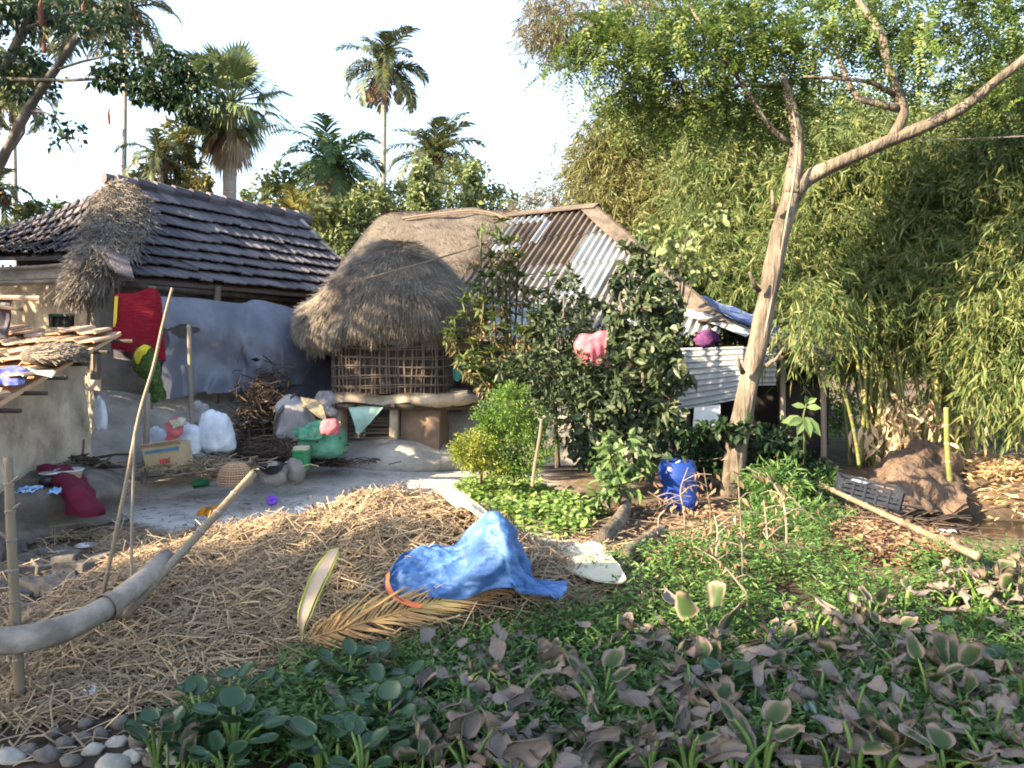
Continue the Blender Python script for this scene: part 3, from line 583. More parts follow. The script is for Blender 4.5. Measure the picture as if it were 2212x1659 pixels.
t3 = thing('tin_roofed_house', 'house with patched corrugated tin hip roof behind the shrubs', 'house', (1.0, 14., 0))
T0, T1 = P(1096, 474, 14.4), P(1287, 462, 13.95); T1[2] = T0[2]+.05
sT = nrm(T1-T0); LT = np.linalg.norm(T1-T0); hT = np.array((-sT[1], sT[0], 0)); hT = hT if hT[1] < 0 else -hT
hT = nrm(np.array((-1.35, -2.25, 0))); DT = hT*2.75+np.array((0, 0, -2.25))
HR = P(1560, 745, 11.6); HR[2] = T0[2]-2.25
nT = nrm(np.cross(sT, DT)); nT = nT if nT[2] > 0 else -nT
# hip line: where it meets row t measured along sT from T0
kH = np.dot(HR-(T1+DT), sT); HR = T1+DT+sT*kH; sheets = {'tin_lt': MB(), 'tin_md': MB(), 'tin_rs': MB(), 'tin_dk': MB()}
per = .125; SH = []
def corr(mb, O, ex_, ey_, n_, s0_, s1_, f0, f1, per_, amp, lift=0., ns=6, nt_=4):
    m = max(2, int((s1_-s0_)/per_*ns)); A = []
    for j in range(nt_+1):
        row = []
        for i in range(m+1):
            s = s0_+(s1_-s0_)*i/m; a, b_ = f0(s), f1(s); t = a+(b_-a)*j/nt_
            row.append(O+ex_*s+ey_*t+n_*(amp*1.45*math.sin(2*math.pi*s/per_)+lift))
        A.append(row)
    mb.grid(np.array(A), .004)
hip0 = lambda s: 0. if s <= LT else min(1., (s-LT)/kH)
cols = [(-.35, .45), (.4, 1.15), (1.1, 1.85), (1.8, 2.55), (2.5, 3.25), (3.2, LT+kH)]
pick = [['tin_md', 'tin_rs', 'tin_dk', 'tin_md'], ['tin_rs', 'tin_rs', 'tin_dk', 'tin_md'], ['tin_rs', 'tin_rs', 'tin_md', 'tin_lt'], ['tin_md', 'tin_lt', 'tin_lt', 'tin_md'], ['tin_lt', 'tin_lt', 'tin_md', 'tin_md'], ['tin_md', 'tin_lt', 'tin_md', 'tin_lt']]
for ci, (a, b_) in enumerate(cols):
    for ri in range(4):
        ta, tb = (0, .22, .45, .72)[ri], (.25, .49, .76, 1.04)[ri]
        if hip0(b_) > tb: 
            b2 = LT+kH*tb*.98
        else: b2 = b_
        if b2-a < .15 or hip0(a) >= tb: continue
        mq = MB(); SH.append((mq, pick[ci][ri])); corr(mq, T0, sT, DT, nT, a, b2, lambda s: max(ta, hip0(s)), lambda s: max(tb, hip0(s)+.001), per, .021, .02*(4-ri)+.006*(ci % 2)+random.uniform(0, .01))
# pale patches near the ridge
for (a, b_, ta, tb, k) in ((.05, .9, .06, .10, 'tin_lt'), (.84, .98, .1, .30, 'tin_lt'), (.25, .72, .31, .36, 'tin_lt'), (-.35, -.2, .08, .22, 'tin_lt')):
    mq = MB(); SH.append((mq, k)); corr(mq, T0, sT, DT, nT, a, b_, lambda s: ta, lambda s: tb, per, .021, .115)
rf = MB().grid(np.array([[T0+sT*s+DT*t-nT*.05 for s in np.linspace(-.3, LT+kH*t, 8)] for t in np.linspace(0, 1, 8)]), .02).build('tin_roof', M['tin_dk'], t3)
for mq, k in SH:
    o = mq.build('roof_sheet', M[k], rf); o['label'] = {'tin_lt': 'pale zinc sheet', 'tin_rs': 'rusty brown sheet', 'tin_dk': 'blackened sheet', 'tin_md': 'weathered grey sheet'}[k]
hipl = [T1+(HR-T1)*t for t in np.linspace(-.03, 1, 7)]
mb = MB(); n_h = nrm(np.cross(HR-T1, np.cross((0, 0, 1.), HR-T1))); n_h = n_h if n_h[2] > 0 else -n_h; sdv = nrm(np.cross(HR-T1, n_h))
for k in range(4):
    a, b_ = T1+(HR-T1)*(k*.25-.02), T1+(HR-T1)*(k*.25+.27); A = np.array([[q+sT*w+nT*(.135+.015*k)+np.array((0, 0, -.5*max(0, w))) for w in (-.30, -.2, -.1, 0, .09)] for q in (a, b_)]); mb.grid(A, .012)
mb.build('hip_cap', M['hipcap'], rf)
mb = MB(); up0 = np.array((0, 0, 1.))
for k in range(4):
    a, b_ = T0+(T1-T0)*(k*.25-.03), T0+(T1-T0)*(k*.25+.28); A = np.array([[q+hT*w+up0*(.13-.55*abs(w)+.01*k) for w in (-.2, -.1, 0, .1, .2)] for q in (a, b_)]); mb.grid(A, .012)
mb.build('ridge_cap', M['hipcap'], rf)
# far hip slope, its shade painted in with the blackened sheet colour
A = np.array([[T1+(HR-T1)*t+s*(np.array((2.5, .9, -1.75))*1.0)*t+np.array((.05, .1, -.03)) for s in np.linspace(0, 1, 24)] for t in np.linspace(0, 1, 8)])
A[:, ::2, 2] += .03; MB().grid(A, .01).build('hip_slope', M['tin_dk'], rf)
EL = T0+DT
mb = MB(); wall(mb, EL+np.array((.35, .55, 0)), HR+np.array((-.3, .6, 0)), -.1, 1.7); mb.build('wall', M['brownmud'], t3)
mb = MB(); wall(mb, (-.55, 12.6), (.3, 12.2), -.1, 2.2, .1); mb.build('wall', M['dark'], t3)  # near-black panel standing for the dark opening beside the granary
mb = MB(); A = patch([[(965, 872, 11.6), (1080, 872, 11.5), (1300, 872, 11.3), (1480, 880, 11.4)], [(965, 905, 11.3), (1080, 905, 11.2), (1300, 905, 11.), (1480, 905, 11.2)], [(960, 975, 11.0), (1080, 975, 10.9), (1300, 975, 10.8), (1480, 975, 11.)], [(960, 1010, 10.8), (1080, 1010, 10.7), (1300, 1010, 10.6), (1480, 1010, 10.8)]], 20, 10, .05, 2)
mb.grid(A, .1).build('plinth', M['mudgrey'], t3, smooth=True)
mb = MB().tube([P(1165, 740, 11.3), P(1162, 1000, 11.0)], .04, 7, .2); mb.build('post', M['wood'], t3)

# ------------------------------------------------------------------ shed with corrugated wall and blue sheet over its roof
t4 = thing('tin_shed', 'low tin shed with corrugated wall and blue plastic over its roof', 'shed', (3.0, 11.5, 0))
rows = [[(1440, 622, 12.4), (1530, 650, 12.0), (1640, 695, 11.7), (1740, 738, 11.4), (1800, 765, 11.2)], [(1472, 668, 10.9), (1540, 690, 10.75), (1620, 722, 10.6), (1720, 760, 10.5), (1795, 778, 10.45)]]
A = patch(rows, 30, 8, .03, 3); ro = MB().grid(A, .03).build('roof', M['tin_md'], t4)
A2 = A+np.array((0, 0, .05)); 
for i in range(8):
    for j in range(30): A2[i, j, 2] += .03*N3(A2[i, j], 5.)
MB().grid(A2[:6], .008).build('plastic_cover', mat('blue_sheet', [(.04, .07, .22), (.09, .14, .34), (.2, .26, .42)], scale=5, rough=.4, bump=.4, bs=12), ro, smooth=True)
A = patch([[(1474, 664, 10.85), (1540, 682, 10.72), (1625, 718, 10.55)], [(1478, 682, 10.8), (1540, 700, 10.68), (1612, 728, 10.52)]], 12, 3); MB().grid(A, .012).build('eave_sheet', M['tin_lt'], t4)
def hcorr(q, mt, nm, lab=None, waves=9):
    a, b_, c, d = [P(*x) for x in q]; A = []
    nn = nrm(np.cross(b_-a, d-a)); nn = nn if nn[1] < 0 else -nn
    for i in range(waves*6+1):
        t = i/(waves*6.); A.append([(a*(1-s)+b_*s)*(1-t)+(d*(1-s)+c*s)*t+nn*.018*math.sin(2*math.pi*t*waves) for s in np.linspace(0, 1, 6)])
    o = MB().grid(np.array(A), .004).build(nm, M[mt], t4)
    return o
hcorr(((1466, 752, 10.75), (1606, 748, 10.55), (1600, 862, 10.45), (1463, 888, 10.65)), 'tin_lt', 'tin_wall', waves=10)
hcorr(((1592, 750, 10.6), (1678, 752, 10.5), (1676, 832, 10.5), (1590, 834, 10.6)), 'tin_lt', 'tin_wall', waves=7)
A = patch([[(1500, 880, 10.5), (1556, 874, 10.45)], [(1496, 925, 10.5), (1556, 920, 10.45)]], 5, 4, .02); MB().grid(A, .02).build('white_panel', M['whitep'], t4)
mb = MB(); wall(mb, (2.35, 12.3), (4.7, 11.6), -.2, 1.75, .1); mb.build('wall', M['dark'], t4)  # near-black panel, the shade inside the shed put into its colour
mb = MB(); wall(mb, (4.6, 11.9), (4.9, 13.2), -.2, 1.65, .1); mb.build('wall', M['darkwood'], t4)
for (u, d) in ((1460, 10.8), (1690, 10.7), (1778, 10.7)):
    mb = MB().tube([P(u, 690 if u < 1600 else 768, d), P(u+2, 1000, d)], .04, 7, .2); mb.build('post', M['wood'], t4)
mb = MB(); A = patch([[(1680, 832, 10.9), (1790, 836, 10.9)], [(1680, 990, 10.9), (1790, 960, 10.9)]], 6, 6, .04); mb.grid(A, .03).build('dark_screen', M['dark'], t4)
# ------------------------------------------------------------------ straw heap
CX = [-4.2, -3.6, -3.07, -2.46, -1.68, -.93, -.54, -.19, .14, .46, .95]
CY = [6.0, 6.0, 6.0, 6.2, 6.17, 6.02, 5.85, 5.6, 5.5, 5.5, 5.5]
CZ = [-.5, -.4, -.01, .12, .28, .53, .54, .43, .26, .08, -.12]
FX = [-4.2, -3.2, -2.64, -1.27, -.58, .23, .6, 1.0]; FY = [5.2, 4.45, 3.95, 4.35, 4.6, 5.0, 5.15, 5.3]
def hz(x, y):
    cy, cz, fy = np.interp(x, CX, CY), np.interp(x, CX, CZ), np.interp(x, FX, FY); g = zg(x, y)
    t = (cy-y)/max(cy-fy, .2) if y < cy else (y-cy)/.85
    if t >= 1: return g-.04
    p = (1-t*t)*.55+.45*(1-t); n = .09*N3((x, y, 1), 2.2)+.04*N3((x, y, 2), 6.)
    return max(g-.04, g+max(0., cz-g)*p+n*(1-t)**.5*min(1, p*4))
hp = thing('straw_heap', 'low spreading heap of old straw, sunlit golden along its crest', 'straw heap', (-1.3, 5.3, -.1))
A = np.array([[(x, y, hz(x, y)) for x in np.linspace(-4.2, 1.0, 120)] for y in np.linspace(3.6, 7.2, 90)])
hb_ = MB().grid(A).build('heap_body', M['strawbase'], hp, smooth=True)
def strawset(n, xr, yr, L, w, cond, lift=.05):
    pos, dr, nn = [], [], []
    while len(pos) < n:
        x, y = random.uniform(*xr), random.uniform(*yr)
        if not cond(x, y): continue
        z = max(hz(x, y), zg(x, y)); e = .06; nx = np.array((-(hz(x+e, y)-hz(x-e, y))/(2*e), -(hz(x, y+e)-hz(x, y-e))/(2*e), 1.)); nx = nrm(nx)
        a = random.gauss(.25, .85)+(math.pi if random.random() < .5 else 0); d = np.array((math.cos(a), math.sin(a)*.9, 0)); d = d-nx*np.dot(d, nx)+nx*random.gauss(.03, .22 if random.random() < .85 else .6)
        pos.append((x, y, z)); dr.append(d); nn.append(nx)
    pos, dr, nn = map(np.array, (pos, dr, nn)); k = len(pos); Ls = L*(.35+rng.gamma(2.2, .38, k)); dr = nrm(dr)
    mb = MB(); mb.straws(pos-dr*Ls[:, None]*.5+nn*(lift*rng.random((k, 1))+.004), dr, Ls, w*(.5+rng.random(k)), nn, rng.normal(0, .10, (k, 1))); return mb
inheap = lambda x, y: hz(x, y) > zg(x, y)-.01
def loose(x, y):
    f = np.interp(x, FX, FY)
    return y < f+.4 and y > f-.45 and N3((x, y, 5), 2.) > -.1
mb = strawset(23000, (-4.0, .95), (3.7, 7.1), .15, .0078, inheap)
mb2 = strawset(600, (-3.6, .4), (3.4, 6.), .16, .010, loose, .02); mb.v += mb2.v; mb.q += [q+mb.n for q in mb2.q]; mb.n += mb2.n
mb2 = strawset(110, (-4.2, -2.4), (4.2, 6.2), .16, .010, lambda x, y: True, .01); mb.v += mb2.v; mb.q += [q+mb.n for q in mb2.q]; mb.n += mb2.n
mb2 = strawset(11000, (-4.0, .95), (3.7, 7.1), .05, .0055, inheap, .03); mb.v += mb2.v; mb.q += [q+mb.n for q in mb2.q]; mb.n += mb2.n
st = mb.build('loose_straw', M['straw'], hp, kind='stuff')

# things on and in the heap
def H(u, v):
    """point of the heap or ground seen at (u, v)"""
    a = P(u, v, 1.)-np.array((0, 0, CAMZ)); d = 3.
    while d < 14:
        p = np.array((0, 0, CAMZ))+a*d
        if p[2] <= max(hz(p[0], p[1]), zg(p[0], p[1])): return p
        d += .02
    return p
def Hd(u, v, off=0.): return H(u, v)[1]-off
rows = [[(838, 1232), (880, 1190), (935, 1172), (990, 1176), (1046, 1116), (1086, 1106), (1120, 1176), (1152, 1246), (1222, 1266)],
        [(832, 1256), (878, 1225), (935, 1212), (992, 1212), (1045, 1165), (1090, 1160), (1125, 1215), (1156, 1266), (1222, 1278)],
        [(836, 1276), (885, 1262), (940, 1252), (995, 1252), (1045, 1225), (1092, 1220), (1128, 1252), (1160, 1280), (1216, 1288)],
        [(858, 1302), (900, 1298), (945, 1292), (1000, 1290), (1045, 1280), (1095, 1268), (1130, 1280), (1165, 1292), (1205, 1294)]]
dep = [[5.55, 5.45, 5.4, 5.35, 5.12, 5.05, 5.1, 5.1, 5.1], [5.3, 5.15, 5.08, 5.05, 4.93, 4.9, 4.95, 5.0, 5.02], [5.1, 4.97, 4.92, 4.9, 4.84, 4.83, 4.87, 4.94, 4.97], [4.98, 4.88, 4.84, 4.83, 4.8, 4.8, 4.84, 4.9, 4.94]]
rows = [[(u, v, min(d, Hd(u, min(1310, v+10))-.10-.04*(ri < 1))) for (u, v), d in zip(r, q)] for ri, (r, q) in enumerate(zip(rows, dep))]
A = patch(rows, 90, 48, .02, 4.5, 3)
nn_ = nrm(np.cross(np.gradient(A, axis=0), np.gradient(A, axis=1)))
for i in range(48):
    for j in range(90):
        s, t = j/89., i/47.; A[i, j] += nn_[i, j]*(.05*(.5-abs(N3((s*5+t*2, t*2.4-s, 1), 1.2))*2)+.018*(.5-abs(N3((s*12-t*6, t*6+s*3, 6), 1.))*2)+.005*(.5-abs(N3((s*26+t*8, t*15-s*5, 2), 1.))*2)); A[i, j, 1] -= .04*math.exp(-((s-.56-.16*t)/.04)**2)
tp = thing('tarpaulin', 'crumpled blue tarpaulin with an orange hem thrown over the straw heap', 'tarpaulin', A[24, 44])
MB().grid(A, .006).build('sheet', M['tarp'], tp, smooth=True)
hm = spline([P(u, v, Hd(u, v)-.16) for u, v in ((834, 1240), (833, 1268), (848, 1292), (878, 1306), (905, 1312))], 20)
A = np.array([[p+np.array((.004, -.01, .0)), p+np.array((.014, -.012, .009)), p+np.array((.026, .0, .02))] for p in hm]); MB().grid(A, .006).build('hem', M['orange'], tp, smooth=True)
# spathe
ax = spline([P(652, 1385, 4.48), P(655, 1335, 4.45), P(682, 1262, 4.62), P(716, 1200, 4.86), P(728, 1186, 4.93)], 24); wv = np.interp(np.linspace(0, 1, 24), [0, .12, .3, .6, .85, 1], [.008, .014, .046, .060, .036, .004])
ux = nrm(np.array((.85, -.3, -.1))); A = []
for p, w in zip(ax, wv): A.append([p+ux*w*math.sin(a)*1.0+np.array((0, .55, .15))*w*(math.cos(a))*1.1 for a in np.linspace(-1.7, 1.7, 11)])
spn = thing('palm_spathe', 'boat-shaped yellow-green palm spathe standing in the straw', 'spathe', ax[0])
o = MB().grid(np.array(A), .007).build('husk', M['spathe'], spn, smooth=True)
A = np.array(A); c = A.mean(1, keepdims=True); A = c+(A-c)*.74+np.array((0, -.014, .0)); MB().grid(A).build('inner_face', M['spathein'], spn, smooth=True)
# dry palm frond
def frond_mesh(pts, Lf, w, n, seed=0, fall=(0, 0, -.35), rach=.012, up=None, both=True, prof=lambda t: math.sin(math.pi*(.10+.86*t))**.7, spread=.75, jit=.08, droop=.3):
    rs = np.random.default_rng(seed); c = spline(pts, n+2); mb = MB(); m = len(c)
    mb.tube(c[::3] if m > 12 else c, [rach, rach*.75, rach*.25], 5)
    tg = nrm(np.gradient(c, axis=0)); pos, dr, Ls, nn = [], [], [], []
    for i in range(1, m):
        t = i/(m-1.); upv = np.array((0, 0, 1.)) if up is None else np.asarray(up, float); sd_ = np.cross(tg[i], upv)
        if np.linalg.norm(sd_) < .05: sd_ = np.array((1., 0, 0))
        sd_ = nrm(sd_); nv = np.cross(sd_, tg[i])
        for sg in ((-1, 1) if both else (1,)):
            d = sd_*sg*spread+tg[i]*(.45+.5*t)+nv*.12+rs.normal(0, jit, 3); pos.append(c[i]); dr.append(d); Ls.append(Lf*prof(t)*(.85+.3*rs.random())); nn.append(nv)
    pos, dr, Ls, nn = map(np.array, (pos, dr, Ls, nn)); dr = nrm(dr); fall = np.asarray(fall, float)
    mid = pos+dr*Ls[:, None]*.5; d2 = nrm(dr+fall*(1+droop)); end = mid+d2*Ls[:, None]*.5; sdw = nrm(np.cross(dr, nn)); k = len(pos); W_ = w*(.7+.6*rs.random((k, 1)))
    V = np.stack([pos-sdw*W_*.3, pos+sdw*W_*.3, mid-sdw*W_*.5, mid+sdw*W_*.5+nn*W_*.2, end], 1); I = np.arange(k)[:, None]*5
    mb.add(V, I+np.array((0, 1, 3, 2)), I+np.array((2, 3, 4))); return mb
fr = thing('dry_palm_frond', 'dry yellow-brown palm frond lying below the blue tarpaulin', 'palm frond', P(700, 1385, 4.4))
mb = frond_mesh([P(u, v, Hd(u, v)-o) for u, v, o in ((657, 1384, .06), (760, 1352, .1), (880, 1318, .12), (1000, 1285, .13), (1090, 1258, .12))],   .27, .014, 74, 5, fall=(.45, -.05, -.04), rach=.012, up=(-.1, -.75, .6), both=True, spread=.42, prof=lambda t: .5+.55*math.sin(math.pi*min(1, .15+.8*t)), jit=.09)
mb.build('leaflets', M['fronddry'], fr)
for q in (((730, 1355, 4.45), (790, 1290, 4.5), (822, 1262, 4.55)), ((740, 1358, 4.44), (850, 1285, 4.45), (885, 1268, 4.5))):
    MB().tube(spline([P(*x) for x in q], 8), [.012, .004], 5).build('split_rib', M['fronddry'], fr)
# sacking and logs right of the heap
A = patch([[(946, 1064, 5.75), (990, 1072, 5.62), (1030, 1096, 5.5), (1064, 1122, 5.4)], [(962, 1086, 5.6), (1000, 1094, 5.45), (1030, 1112, 5.38), (1052, 1132, 5.3)], [(985, 1104, 5.5), (1003, 1106, 5.38), (1028, 1122, 5.32), (1040, 1136, 5.28)]], 18, 12, .02, 7)
A[:, :, 2] += .03
tag(MB().grid(A, .008).build('sack_cloth', M['cream'], smooth=True), 'cream sacking folded over the right shoulder of the straw heap', 'sacking')
A = patch([[(1205, 1178, 5.95), (1245, 1176, 5.9), (1285, 1172, 5.95), (1310, 1190, 5.8)], [(1192, 1198, 5.75), (1240, 1205, 5.62), (1300, 1208, 5.6), (1335, 1218, 5.5)], [(1182, 1212, 5.65), (1245, 1232, 5.42), (1300, 1246, 5.3), (1352, 1248, 5.3)], [(1186, 1218, 5.62), (1240, 1240, 5.35), (1300, 1256, 5.22), (1346, 1256, 5.24)]], 30, 20, .02, 6)
tag(MB().grid(A, .008).build('sack_cloth', M['cream'], smooth=True), 'cream sacking draped across logs on the grass', 'sacking')
def log(u0, v0, u1, v1, r, label, m='log', bend=0., lift=0.):
    a, b_ = GT(u0, v0), GT(u1, v1); a[2] += r+lift; b_[2] += r*.9+lift; c = (a+b_)/2+np.array((bend, 0, bend*.3))
    tag(MB().tube(spline([a, c, b_], 14), [r, r*.95, r*.85], 12, .12).build('log', M[m], smooth=True), label, 'log')
log(1295, 1192, 1352, 1100, .075, 'grey-brown log lying behind the draped cream sacking', 'bark', .06)
log(1345, 1228, 1432, 1160, .07, 'sunlit log half buried in green weeds', 'bark', -.03)
log(1214, 1262, 1238, 1205, .075, 'log end poking out from under the draped cream sacking', 'log')
a = [P(-300, 1420, 3.8), P(-60, 1390, 3.95), P(60, 1378, 4.1), P(170, 1345, 4.32), P(270, 1285, 4.65), P(362, 1205, 5.12)]
lg = thing('log', 'long smooth grey log lying along the left edge of the straw', 'log', a[2])
mb = MB().tube(spline(a, 30), [.075, .072, .078, .066, .062], 14, .06); mb.build('trunk', M['log'], lg, smooth=True)
mb = MB().tube([P(228, 1314, 4.49), P(246, 1304, 4.55)], .081, 14, .05, cap=False); mb.build('bark_band', M['wood'], lg)
# bamboo poles
def pole(pts, r0, r1, label, n=14, nodes=8, m='bamboo', rough=.05, name='bamboo_pole', cat='pole', knobs=0):
    c = spline([P(*p) for p in pts], n*3); mb = MB(); rr = np.linspace(r0, r1, len(c)); k = np.linspace(0, len(c)-1, nodes+2)[1:-1].astype(int)
    for i in k:
        for o in (-1, 0, 1):
            if 0 <= i+o < len(rr): pass
    mb.tube(c, rr, 10, rough); root = thing(name, label, cat, c[0]); mb.build('cane', M[m], root, smooth=True)
    if nodes:
        for i in k:
            d = nrm(c[min(i+1, len(c)-1)]-c[i-1]); MB().tube([c[i]-d*r0*.45, c[i], c[i]+d*r0*.45], [rr[i]*1.02, rr[i]*1.2, rr[i]*1.02], 10).build('node_ring', M['wood'], root)
    if knobs:
        for i in k[:knobs]:
            p = c[i]; s = random.choice((-1, 1)); MB().tube([p, p+np.array((s*rr[i]*2.6, -.01, rr[i]*2.0))], [rr[i]*.55, rr[i]*.3], 7).build('branch_stub', M['wood'], root)
    return root
pole([(17, 988, 4.3), (24, 1150, 4.25), (33, 1330, 4.2), (44, 1500, 4.15)], .023, .028, 'upright bamboo post at the far left, in front of the rubble', nodes=7, knobs=3)
pole([(210, 1345, 4.85), (268, 1065, 5.05), (300, 900, 5.2), (332, 790, 5.35), (352, 700, 5.42), (372, 622, 5.5)], .0135, .010, 'tall crooked bamboo pole rising in front of the red blanket', nodes=12, knobs=3)
pole([(286, 1350, 4.8), (284, 1200, 4.85), (287, 1060, 4.9), (292, 930, 4.95)], .010, .008, 'thin dark stick standing beside the crooked bamboo pole', nodes=4, m='wood', name='stick', cat='stick')
pole([(270, 1332, 4.7), (350, 1240, 4.95), (450, 1130, 5.35), (548, 1022, 5.8)], .029, .029, 'thick bamboo pole leaning over the grey log', nodes=7)
pole([(408, 702, 9.0), (411, 800, 8.95), (414, 900, 8.9), (417, 985, 8.9)], .024, .027, 'bare bamboo post standing before the plastic sheet', nodes=4, m='wood', name='post', cat='post')
pole([(319, 850, 8.6), (316, 950, 8.5), (310, 1045, 8.45)], .030, .034, 'short brown post beside the cardboard box', nodes=0, m='wood', name='post', cat='post')
pole([(1738, 1030, 9.1), (1850, 1083, 7.75), (1980, 1143, 6.5), (2112, 1202, 5.5)], .026, .030, 'long pale bamboo pole lying across dry leaves by the ditch', nodes=9)

# ------------------------------------------------------------------ washing and cloths by the tiled house
def hang(label, rows, m, name, cat, wr=.03, ws=4., nu=40, nv=40, th_=.02, seed=0., waves=0.):
    A = patch(rows, nu, nv, wr, ws, seed)
    if waves:
        for j in range(nu): A[:, j, 1] += waves*math.sin(j/nu*14+seed)
    o = thing(name, label, cat, A[0, nu//2]) if False else None
    return A
A = hang('', [[(249, 634, 9.0), (290, 633, 9.03), (318, 624, 9.08), (334, 624, 9.10), (344, 640, 9.14)], [(246, 655, 8.98), (288, 654, 9.0), (318, 648, 9.06), (336, 646, 9.08), (347, 655, 9.13)], [(244, 700, 8.98), (290, 702, 9.0), (320, 704, 9.03), (340, 704, 9.08), (351, 705, 9.13)], [(241, 752, 8.98), (285, 762, 9.0), (322, 770, 9.05), (345, 776, 9.09), (356, 780, 9.14)]], 'red', 'x', 'y', .012, 2.5, 40, 40)
bl = thing('blanket', 'quilted red blanket with a yellow band hung under the tiled eave', 'blanket', A[0, 17])
MB().grid(A, .035).build('cloth', M['red'], bl, smooth=True)
A = patch([[(250, 640, 8.97), (257, 640, 8.98)], [(247, 690, 8.95), (254, 690, 8.96)], [(246, 706, 8.95), (250, 706, 8.96)]], 5, 12)+np.array((0, -.02, 0)); MB().grid(A, .015).build('border_band', M['yellow'], bl)
A = patch([[(242, 752, 9.28), (300, 765, 9.22), (352, 778, 9.5)], [(244, 772, 9.3), (300, 782, 9.24), (345, 790, 9.5)]], 20, 8, .04, 5); tag(MB().grid(A, .03).build('cloth', M['darktarp'], smooth=True), 'dark cloth hanging out below the red blanket', 'cloth')
A = patch([[(298, 752, 8.9), (314, 746, 8.85), (330, 752, 8.9), (340, 775, 9.0)], [(294, 785, 8.86), (312, 775, 8.75), (332, 785, 8.8), (345, 800, 8.9)], [(300, 800, 8.88), (312, 815, 8.8), (332, 820, 8.8), (348, 830, 8.9)], [(316, 830, 8.9), (324, 840, 8.85), (338, 845, 8.85), (350, 845, 8.9)], [(326, 866, 8.9), (332, 870, 8.85), (342, 868, 8.85), (350, 862, 8.9)]], 24, 30, .05, 5)
gcl = thing('shawl', 'dark green patterned shawl with a yellow edge draped on a post', 'shawl', A[0, 12]); MB().grid(A, .03).build('cloth', M['greencl'], gcl, smooth=True)
A = patch([[(296, 756, 8.84), (312, 746, 8.78), (326, 750, 8.8)], [(291, 770, 8.82), (302, 760, 8.74), (318, 758, 8.76)], [(290, 800, 8.84), (297, 800, 8.8), (300, 798, 8.8)]], 12, 12, .01); MB().grid(A, .02).build('border', M['yellow'], gcl, smooth=True)

def px(d): return d/F0
def sack(name, label, cat, u, vb, w, h, d, m, seed=0., top=.55, tilt=0., rough=.22, fine=.08, parent=None, dep=.8):
    b_ = P(u, vb, d); W_, Hh = w*px(d)/2, h*px(d); prof = [(.72, 0), (.98, .12), (1., .35), (.92, .6), (.75, .82), (top*.8, .95), (top*.25, 1.0)]
    mb = MB().lathe(b_, [(r*W_, z*Hh) for r, z in spline([(a, c, 0) for a, c in prof], 26)[:, :2]], 44, 3.0, 1., dep, 0., 1., seed, (tilt*W_, 0))
    V = mb.v[0]; c0 = b_+np.array((tilt*W_*.5, 0, Hh*.5))
    for q in range(len(V)):
        d = (V[q]-c0)/np.array((W_, W_, Hh*.5)); k = (V[q][2]-b_[2])/Hh; an = math.atan2(d[1], d[0]); f = rough*.9*N3(d, 1.1, seed)+.06*(.4-abs(N3((d[0]*2.2, d[1]*2.2, d[2]*1.3), 1.3, seed+4))*2)+.05*(.4-abs(N3(d*4.5, 1., seed+9))*2)+.05*math.sin(an*9+seed+3*N3(d, 1., seed))*max(0, k-.45)
        V[q] = V[q]+d*np.array((W_, W_, Hh*.35))*f+np.array((0, 0, Hh*.22*N3((d[0]*1.6, d[1]*1.6, seed), 1.)*max(0, k-.5)))
    return mb.build(name, M[m], parent, smooth=True) if parent else tag(mb.build(name, M[m], smooth=True), label, cat)
sack('sack', 'bulging white woven sack standing highest beside the firewood', 'sack', 468, 976, 76, 88, 9.0, 'white', 1.)
sack('sack', 'slumped white sack behind the cardboard box', 'sack', 395, 985, 72, 72, 8.85, 'white', 4., .5, .3)
sack('sack', 'pale blue-white sack at the short brown post', 'sack', 338, 985, 54, 62, 8.95, 'white', 7., .7)
sack('sack', 'small grey-white plastic bag on top of the white sacks', 'bag', 432, 915, 40, 50, 9.35, 'greysack', 9., .3)
A = patch([[(358, 915, 8.72), (380, 905, 8.7), (405, 910, 8.75)], [(362, 935, 8.6), (378, 930, 8.55), (395, 925, 8.6)], [(358, 952, 8.6), (370, 950, 8.55), (384, 940, 8.6)]], 14, 12, .05, 7); tag(MB().grid(A, .02).build('cloth', M['pink'], smooth=True), 'crumpled pink cloth lying on the slumped white sack', 'cloth')
A = patch([[(372, 912, 8.62), (388, 905, 8.6), (400, 903, 8.65)], [(376, 928, 8.54), (388, 922, 8.5), (402, 915, 8.55)]], 10, 8, .05, 7); tag(MB().grid(A, .015).build('cloth', M['cream'], smooth=True), 'cream rag beside the pink cloth on the white sacks', 'cloth')
bx = thing('cardboard_box', 'flattened cardboard box with blue and red print below the white sacks', 'box', P(362, 1015, 8.45))
c, s = math.cos(.25), math.sin(.25); axb = np.array([(c, s*.4, s*.55), (-s*.3, 1, .1), (-s*.6, -.15, 1)]); axb = nrm(axb); bc = P(362, 985, 8.5)
MB().box(bc, (.42, .22, .27), axb, .006).build('carton', M['card'], bx)
fr_ = bc-axb[1]*.114
MB().box(fr_+axb[0]*.0+axb[2]*.09, (.36, .004, .03), axb, .004).build('blue_print', M['ink'], bx)
mb = MB()
for k in range(4): mb.box(fr_+axb[0]*(-.04+.028*k)+axb[2]*(-.03), (.02, .004, .05), axb); mb.box(fr_+axb[0]*(-.04+.028*k)+axb[2]*(-.03+.018*(k % 2)), (.028, .0045, .012), axb)
mb.build('red_print', M['redink'], bx)
MB().box(bc+axb[2]*.16+axb[1]*-.12, (.41, .012, .10), [axb[0], axb[1]*.9+axb[2]*.4, axb[2]*.6-axb[1]*.6]).build('flap', M['card'], bx)
